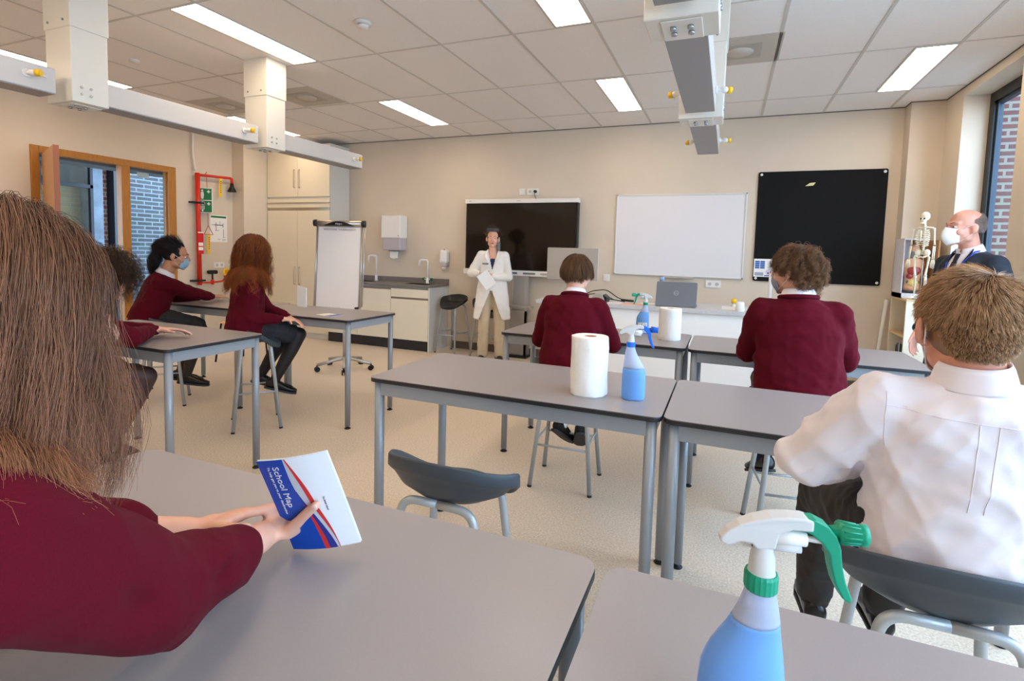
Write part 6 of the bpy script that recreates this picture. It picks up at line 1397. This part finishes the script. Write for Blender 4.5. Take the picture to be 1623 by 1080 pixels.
# ---- boy in the white shirt
J = person('person', 'boy in white shirt with short ash-blond hair, seen from behind at right', 90, (0.480, 1.400, 0.775), (0.464, 1.300, 1.145), (0.456, 1.325, 1.247), frame(96, -6),
           [(0.315, 1.88, 0.29), (0.50, 1.90, 0.29)], [(0.39, 1.56, 0.90), (0.585, 1.475, 1.07)], m_skinr, 0.95, 0.150, shrug=-0.01, voxel=0.005, ear=0.086, knees_pole=[V3(-0.35, 0.8, 1), V3(0.1, 0.8, 1)], elbow=[-ex*0.62-ez*0.45, ex*0.55-ez*0.8], eyes=False, lips=False,
           hand_opt=[dict(d=V3(0.7, 0.4, 0.1), curl=0.7), dict(d=V3(-0.28, -0.35, 0.88), n=V3(0.8, 0.2, 0.3), curl=0.35)], uarm=0.28, headk=0.99)
def shirt(J, m, seed=71):
    B = Blob(); k = J['k']
    B.loft(torso_rings(J, [(-0.21, 0.130, 0.110, 0), (-0.16, 0.180, 0.142, -0.010), (-0.08, 0.188, 0.150, -0.016), (0.08, 0.184, 0.144, -0.01), (0.25, 0.176, 0.134, 0), (0.45, 0.174, 0.130, 0), (0.65, 0.176, 0.126, 0), (0.80, 0.168, 0.112, -0.005), (0.90, 0.145, 0.096, -0.008), (0.97, 0.095, 0.078, -0.006), (1.01, 0.070, 0.066, -0.004)]), 36)
    for i in range(2):
        S_, E_, W_ = J['S'][i], J['E'][i], J['W'][i]; s = (-1, 1)[i]
        B.cap(J['neck']-J['sp']*0.06*k+J['R']*s*0.05*k, S_-J['sp']*0.005, 0.060*k, 0.064*k); B.cap(S_-J['sp']*0.01, E_, 0.070*k, 0.068*k); M_ = E_+(W_-E_)*0.85; B.cap(E_, M_, 0.072*k, 0.056*k); B.cap(M_, E_+(W_-E_)*0.96, 0.040*k, 0.038*k)
    me, co = B.skin(0.0065, 3)
    e0 = J['E'][0]; s0 = J['S'][0]; p = J['pelvis']; nk = J['neck']
    f = []
    for a, c, w_, h in (((-0.150, -0.03, -0.05), (-0.235, 0.08, -0.20), 0.012, 0.012), ((-0.13, -0.06, -0.07), (-0.20, 0.0, -0.24), 0.010, -0.012), ((-0.19, 0.0, -0.06), (-0.27, 0.12, -0.16), 0.010, 0.010), ((-0.15, -0.10, -0.10), (-0.08, -0.14, -0.26), 0.012, 0.010),
                        ((-0.12, -0.11, -0.13), (-0.02, -0.14, -0.20), 0.010, 0.009), ((-0.02, -0.13, -0.06), (-0.03, -0.17, -0.34), 0.009, 0.007), ((0.015, -0.13, -0.06), (0.012, -0.17, -0.30), 0.008, -0.006), ((0.12, -0.13, -0.10), (0.02, -0.17, -0.34), 0.014, 0.012), ((0.16, -0.10, -0.14), (0.06, -0.16, -0.30), 0.010, -0.009),
                        ((-0.12, -0.15, -0.40), (0.05, -0.18, -0.46), 0.014, 0.010), ((-0.15, -0.12, -0.32), (-0.05, -0.17, -0.42), 0.012, -0.010), ((0.05, -0.17, -0.38), (0.17, -0.13, -0.30), 0.013, 0.010), ((-0.16, -0.10, -0.44), (0.10, -0.17, -0.50), 0.012, 0.010),
                        ((-0.25, 0.10, -0.26), (-0.16, 0.20, -0.28), 0.012, 0.012), ((-0.27, 0.12, -0.20), (-0.20, 0.08, -0.26), 0.010, -0.010), ((-0.20, 0.02, -0.22), (-0.13, 0.16, -0.29), 0.010, 0.010)):
        f.append((nk+np.array(a), nk+np.array(c), w_, h*1.5))
    return finish('shirt', me, co, m, J['root'], f, seed, 0.011, 20)
so = shirt(J, m_shirt); collar(J, m_shirt, 'shirt_collar', r=0.062, h=0.040, up=0.0)
from mathutils.bvhtree import BVHTree
bv = BVHTree.FromPolygons([v.co.copy() for v in so.data.vertices], [tuple(p.vertices) for p in so.data.polygons]); nk = Vector(J['neck'])
def seam(pts, r=0.0007):
    out = []
    for a, c in zip(pts, pts[1:]):
        for i in range(14):
            q = Vector(a).lerp(Vector(c), i/13); h_ = bv.ray_cast(nk+q-Vector((0, 0.6, 0)), Vector((0, 1, 0)))
            if h_[0] is not None: out.append(h_[0]-Vector((0, 0.0006, 0)))
    b = NB(); tube(b, out, r, 6); mk('seam', b, m_shirt, so)
seam([(-0.150, 0, -0.060), (-0.08, 0, -0.066), (0.08, 0, -0.070), (0.150, 0, -0.064)]); seam([(0.018, 0, -0.070), (0.016, 0, -0.25)]); seam([(-0.012, 0, -0.070), (-0.010, 0, -0.25)])
seam([(-0.148, 0, -0.035), (-0.150, 0, -0.09), (-0.142, 0, -0.15)]); seam([(0.150, 0, -0.035), (0.152, 0, -0.09), (0.144, 0, -0.15)])
trousers(J, m_trou, seed=7, to=0.92, fat=0.008, amp=0.007, freq=26)
for i in (0, 1): shoe(J, i, m_shoe, sock=m_sock)
mask(J, m_maskw)
hair(J, 'hair', h_ash, 17000, (0.036, 0.15), 0.006, lambda D: comb_crown(D, (0.25, -0.35, 0.90), 1.0, 0.35), lambda D: (D[:, 2] > -0.82) & ~((D[:, 1] > 0.55) & (D[:, 2] < 0.6)) & ~((D[:, 1] > -0.35) & (D[:, 2] < -0.15)), 44, 7, 0.0005, clump=0.35, nclump=900, grav=0.2, lift=0.50, jit=0.10, lenfn=lambda D: 0.15+0.88*sstep(-0.6, 0.75, D[:, 2]), capr=(0.0765, 0.0925, 0.098), capc=(0, -0.018, 0.014))

# ---- man in the navy suit
J = person('person', 'balding man in dark navy suit with white respirator mask, standing by the right window', 205, (1.47, 4.30, 0.94), (1.455, 4.285, 1.455), (1.405, 4.265, 1.612), frame(196, -4),
           [(1.42, 4.18, 0.08), (1.48, 4.42, 0.08)], [(1.38, 4.02, 0.93), (1.215, 4.30, 0.93)], m_skinp, 1.03, 0.165, shrug=-0.04, knees_pole=[V3(-1, -0.3, 0)]*2, elbow=[V3(0.6, -0.6, -0.2), V3(0.5, 0.6, -0.2)], feet_dir=[V3(-1, -0.4, 0), V3(-1, -0.2, 0)], brow=h_grey, thigh=0.45, shank=0.44, uarm=0.29, farm=0.26,
           hand_opt=[dict(d=V3(-0.3, 0.1, -0.9), n=V3(-0.6, -0.6, 0)), dict(d=V3(-0.25, -0.1, -0.95), n=V3(-0.6, 0.6, 0))], headk=1.03)
def jacket(J, m, name, hem, seed, rings, open_lo, open_hi, vneck, wv, slit=0.0, vox=0.008, sl=1.0, amp=0.005, cuffc=0.93, halfw=0.03):
    B = Blob(); k = J['k']; B.loft(torso_rings(J, rings), 34)
    for i in range(2):
        S_, E_, W_ = J['S'][i], J['E'][i], J['W'][i]; s = (-1, 1)[i]
        B.cap(J['neck']-J['sp']*0.055*k+J['R']*s*0.05*k, S_, 0.062*k, 0.066*k); B.cap(S_, E_, 0.072*k*sl, 0.062*k*sl); B.cap(E_, E_+(W_-E_)*cuffc, 0.060*k*sl, 0.044*k*sl)
    me, co = B.skin(vox, 3); pv = J['neck']; sp, R_, Fs, L = J['sp'], J['R'], J['Fs'], J['L']
    def cut(c):
        q = c-pv; u = q@R_; f = q@Fs; h = q@sp/L    # h 0 at the neck, -1 at the pelvis
        front = f > 0.02
        v = front & (h > vneck) & (np.abs(u) < wv*np.clip((h-vneck)/(0.06-vneck), 0, 1)) & (np.abs(u) < 0.10)
        if slit: v |= (f > 0.0) & (h < open_lo) & (np.abs(u-0.01) < halfw+slit*np.clip((open_lo-h), 0, 2))
        return v
    o = finish(name, me, co, m, J['root'], None, seed, amp, 16, cut=cut); sd = o.modifiers.new('s', 'SOLIDIFY'); sd.thickness = 0.004; sd.offset = -1; return o
jacket(J, m_suit, 'suit_jacket', -0.2, 81, [(-0.26, 0.205, 0.150, 0), (-0.2, 0.215, 0.155, 0), (0.0, 0.208, 0.150, 0), (0.25, 0.188, 0.142, 0.004), (0.5, 0.192, 0.145, 0), (0.7, 0.205, 0.145, -0.005), (0.84, 0.200, 0.130, -0.010), (0.93, 0.150, 0.105, -0.012), (1.0, 0.085, 0.082, -0.008)], 0, 0, -0.55, 0.085)
B = Blob(); k = J['k']; B.loft(torso_rings(J, [(0.3, 0.14, 0.125, 0.004), (0.6, 0.15, 0.128, 0.002), (0.82, 0.14, 0.112, 0), (0.92, 0.10, 0.090, 0), (1.0, 0.062, 0.064, 0)]), 28); me, co = B.skin(0.008, 2); finish('shirt', me, co, m_shirt, J['root'])
collar(J, m_shirt, r=0.062, h=0.036, up=0.008)
nk, Fs, R_, sp = J['neck'], J['Fs'], J['R'], J['sp']
b = NB(); pts = [nk+Fs*0.078-sp*0.01, nk+Fs*0.100-sp*0.06, nk+Fs*0.135-sp*0.15, nk+Fs*0.150-sp*0.27]
for i, (a, c, w0, w1) in enumerate(zip(pts, pts[1:], (0.018, 0.016, 0.026), (0.014, 0.026, 0.034))):
    vs = [b.verts.new(Vector(q)) for q in (a-R_*w0, a+R_*w0, c+R_*w1, c-R_*w1, a-R_*w0+Fs*0.008, a+R_*w0+Fs*0.008, c+R_*w1+Fs*0.008, c-R_*w1+Fs*0.008)]
    for f in ((0, 1, 2, 3), (7, 6, 5, 4), (0, 4, 5, 1), (1, 5, 6, 2), (2, 6, 7, 3), (3, 7, 4, 0)): b.faces.new([vs[j] for j in f])
mk('tie', b, mat('striped_navy_tie', (34, 26, 44), 0.6, noise=0.4, nscale=40), J['root'], 0.003)
b = NB()
for s in (-1, 1): tube(b, [Vector(nk+R_*s*0.060-Fs*0.03+sp*0.012), Vector(nk+R_*s*0.078+Fs*0.045-sp*0.0), Vector(nk+R_*s*0.060+Fs*0.105-sp*0.07), Vector(nk+R_*s*0.036+Fs*0.142-sp*0.17), Vector(nk+R_*s*0.008+Fs*0.158-sp*0.30)], 0.0055, 6)
mk('lanyard', b, mat('lanyard_blue', (44, 70, 180), 0.5), J['root'])
b = NB()
for s in (-1, 1):
    q = [(0.062, 0.030, 0.02), (0.095, 0.105, -0.09), (0.085, 0.135, -0.17), (0.020, 0.150, -0.27), (0.055, 0.138, -0.16), (0.058, 0.095, -0.06)]
    a = [b.verts.new(Vector(nk+R_*s*x+Fs*(y+0.006)+sp*z)) for x, y, z in q]; c = [b.verts.new(Vector(nk+R_*s*x+Fs*(y+0.013)+sp*z)) for x, y, z in q]
    b.faces.new(a); b.faces.new(list(reversed(c)))
    for i in range(6): b.faces.new((a[i], c[i], c[(i+1) % 6], a[(i+1) % 6]))
mk('lapel', b, m_suit, J['root'])
trousers(J, m_suit, seed=8, to=0.97, fat=0.006)
for i in (0, 1): shoe(J, i, m_shoe)
mask(J, m_maskw, 'ffp')
hair(J, 'hair', h_grey, 7000, (0.014, 0.2), 0.004, lambda D: comb_down(D, 0.0, -0.5), lambda D: (D[:, 2] > -0.55) & (D[:, 2] < 0.45-0.55*(D[:, 1]+0.3)) & (D[:, 1] < 0.12+0.10*D[:, 2]), 51, 5, 0.00045, clump=0.1, grav=0.6, lift=0.2, cap=False)

# ---- woman in the lab coat
J = person('person', 'woman in white lab coat and beige trousers holding papers in front of the dark screen', 291, (-2.690, 5.93, 0.945), (-2.688, 5.925, 1.378), (-2.688, 5.905, 1.532), frame(293, -3),
           [(-2.58, 5.96, 0.085), (-2.79, 5.90, 0.085)], [(-2.630, 5.775, 1.065), (-2.775, 5.740, 1.095)], m_skin, 0.93, 0.150, shrug=-0.022, knees_pole=[V3(0.4, -1, 0)]*2, elbow=[V3(0.5, 0.25, -0.8), V3(-0.6, 0.1, -0.7)], feet_dir=[V3(0.4, -0.9, 0), V3(0.1, -1, 0)], brow=h_dkbr, thigh=0.45, shank=0.43, uarm=0.285, farm=0.245,
           hand_opt=[dict(d=V3(-0.85, -0.25, -0.15), n=V3(0.1, -0.75, 0.6), curl=0.5), dict(d=V3(0.9, 0.0, -0.05), n=V3(-0.1, -0.75, 0.6), curl=0.4)], headk=0.98)
jacket(J, m_coat, 'lab_coat', -0.9, 91, [(-0.96, 0.250, 0.175, 0), (-0.90, 0.254, 0.180, 0), (-0.6, 0.238, 0.170, 0), (-0.3, 0.222, 0.158, 0), (0.0, 0.205, 0.145, 0), (0.22, 0.180, 0.132, 0), (0.5, 0.178, 0.132, 0), (0.72, 0.190, 0.130, -0.004), (0.84, 0.185, 0.118, -0.008), (0.93, 0.135, 0.098, -0.01), (1.0, 0.082, 0.078, -0.006)], -1.12, 0, -0.50, 0.060, slit=0.16, sl=1.0, amp=0.005, halfw=0.008)
nk, Fs, R_, sp = J['neck'], J['Fs'], J['R'], J['sp']
B = Blob(); B.loft(torso_rings(J, [(0.0, 0.15, 0.115, 0.0), (0.4, 0.14, 0.112, 0.0), (0.7, 0.135, 0.108, 0), (0.80, 0.115, 0.096, 0)]), 24); me, co = B.skin(0.009, 2); finish('navy_top', me, co, mat('navy_top', (34, 44, 84), 0.8), J['root'])
b = NB()
for s in (-1, 1):
    q = [(0.060, 0.000, 0.028), (0.088, 0.055, -0.01), (0.092, 0.108, -0.075), (0.022, 0.124, -0.20), (0.052, 0.112, -0.10), (0.056, 0.070, -0.02)]
    a = [b.verts.new(Vector(nk+R_*s*x+Fs*(y+0.004)+sp*z)) for x, y, z in q]; c = [b.verts.new(Vector(nk+R_*s*x+Fs*(y+0.011)+sp*z)) for x, y, z in q]
    b.faces.new(a); b.faces.new(list(reversed(c)))
    for i in range(6): b.faces.new((a[i], c[i], c[(i+1) % 6], a[(i+1) % 6]))
mk('lapel', b, m_coat, J['root'])
b = NB()
for s in (-1, 1): tube(b, [Vector(nk+R_*s*0.050+sp*0.012), Vector(nk+R_*s*0.052+Fs*0.06-sp*0.03), Vector(nk+R_*s*0.035+Fs*0.10-sp*0.12)], 0.005, 6)
mk('lanyard', b, mat('lanyard_blue', (44, 70, 180), 0.5), J['root'])
b = NB(); prism(b, rrect(0.075, 0.020, 0.003), lambda u, v, s: Vector(nk+R_*(0.085+u)+Fs*(0.122+s-u*0.25)-sp*(0.155-v)), 0, 0.003); mk('embroidered_name', b, m_greyink, J['root'])
trousers(J, m_chino, seed=9, to=0.985, fat=0.010, flare=0.012)
for i in (0, 1): shoe(J, i, m_shoe)
hair(J, 'hair', h_dkbr, 2600, (0.13, 0.08), 0.006, lambda D: (V3(0, -0.95, 0.25)-D), back_roots(-0.5, 0.62), 55, 9, 0.0008, clump=0.3, nclump=60, grav=0.0, lift=0.1, jit=0.05)
R_, F, U = J['hfr']; hc = J['head']
b = NB(); n_ = 17
g_ = [[b.verts.new(Vector(hc+R_*0.078*math.sin(a)+F*(0.012+0.088*math.cos(a))+U*(0.088+v*0.034)-F*v*0.020)) for a in np.linspace(-1.15, 1.15, n_)] for v in (0, 0.5, 1)]
for A, B_ in zip(g_, g_[1:]):
    for i in range(n_-1): b.faces.new((A[i], A[i+1], B_[i+1], B_[i])).smooth = True
gl = mk('safety_goggles', b, mat('goggle_lens', (190, 192, 196), 0.1, trans=0.9, ior=1.05)); gl.modifiers.new('s', 'SOLIDIFY').thickness = 0.0015; tag(gl, 'clear safety goggles pushed up on the hair of the woman in the lab coat', 'goggles')
b = NB()
for zz in (0.086, 0.124): tube(b, [Vector(hc+R_*0.079*math.sin(a)+F*(0.012+0.089*math.cos(a))+U*zz-F*(zz-0.086)*0.55) for a in np.linspace(-1.2, 1.2, 17)], 0.0024, 6)
for s in (-1, 1): tube(b, [Vector(hc+R_*s*0.073+F*0.045+U*0.10), Vector(hc+R_*s*0.080-F*0.03+U*0.06)], 0.0025, 6)
mk('goggle_frame', b, mat('goggle_frame', (70, 70, 74), 0.3), gl)
b = NB(); P0 = hc+R_*(-0.072)+F*0.03
g_ = [[b.verts.new(Vector(P0+R_*(-0.020+u)+F*(0.018*math.sin(u*40))-U*(0.045+v))) for u in (0.0, 0.018, 0.036)] for v in (0.0, 0.04, 0.075, 0.10)]
for A, B_ in zip(g_, g_[1:]):
    for i in range(2): b.faces.new((A[i], A[i+1], B_[i+1], B_[i])).smooth = True
ms = mk('hanging_mask', b, mat('grey_cloth_mask', (120, 116, 114), 0.85), J['root']); ms.modifiers.new('s', 'SOLIDIFY').thickness = 0.003
b = NB(); tube(b, [Vector(hc-R_*0.078+U*0.015), Vector(P0+R_*0.0-U*0.045)], 0.0015, 6); tube(b, [Vector(hc-R_*0.082-F*0.01+U*0.0), Vector(P0-R_*0.018-U*0.10)], 0.0015, 6); mk('ear_loop', b, m_white, ms)
# papers in her hands
pc = V3(-2.672, 5.715, 1.03)
for k_i, (dz, a, lb) in enumerate(((0, 0.65, 'white folded paper held by the woman in the lab coat'),)):
    u_ = nrm(R_); v_ = ez; ca2, sa2 = math.cos(a), math.sin(a)
    b = NB(); prism(b, rrect(0.15, 0.20, 0.003), lambda u, v, s: Vector(pc-R_*(u*ca2-v*sa2)+v_*(u*sa2+v*ca2)-nrm(V3(-0.4, 1, -0.25))*s), 0, 0.0015); tag(mk('paper_sheet', b, m_paper), lb, 'paper')
b = NB(); tube(b, [(-2.755, 5.70, 1.08), (-2.748, 5.695, 1.20)], 0.004, 8); tag(mk('pen', b, m_silver), 'thin silver pen held upright by the woman in the lab coat', 'pen')
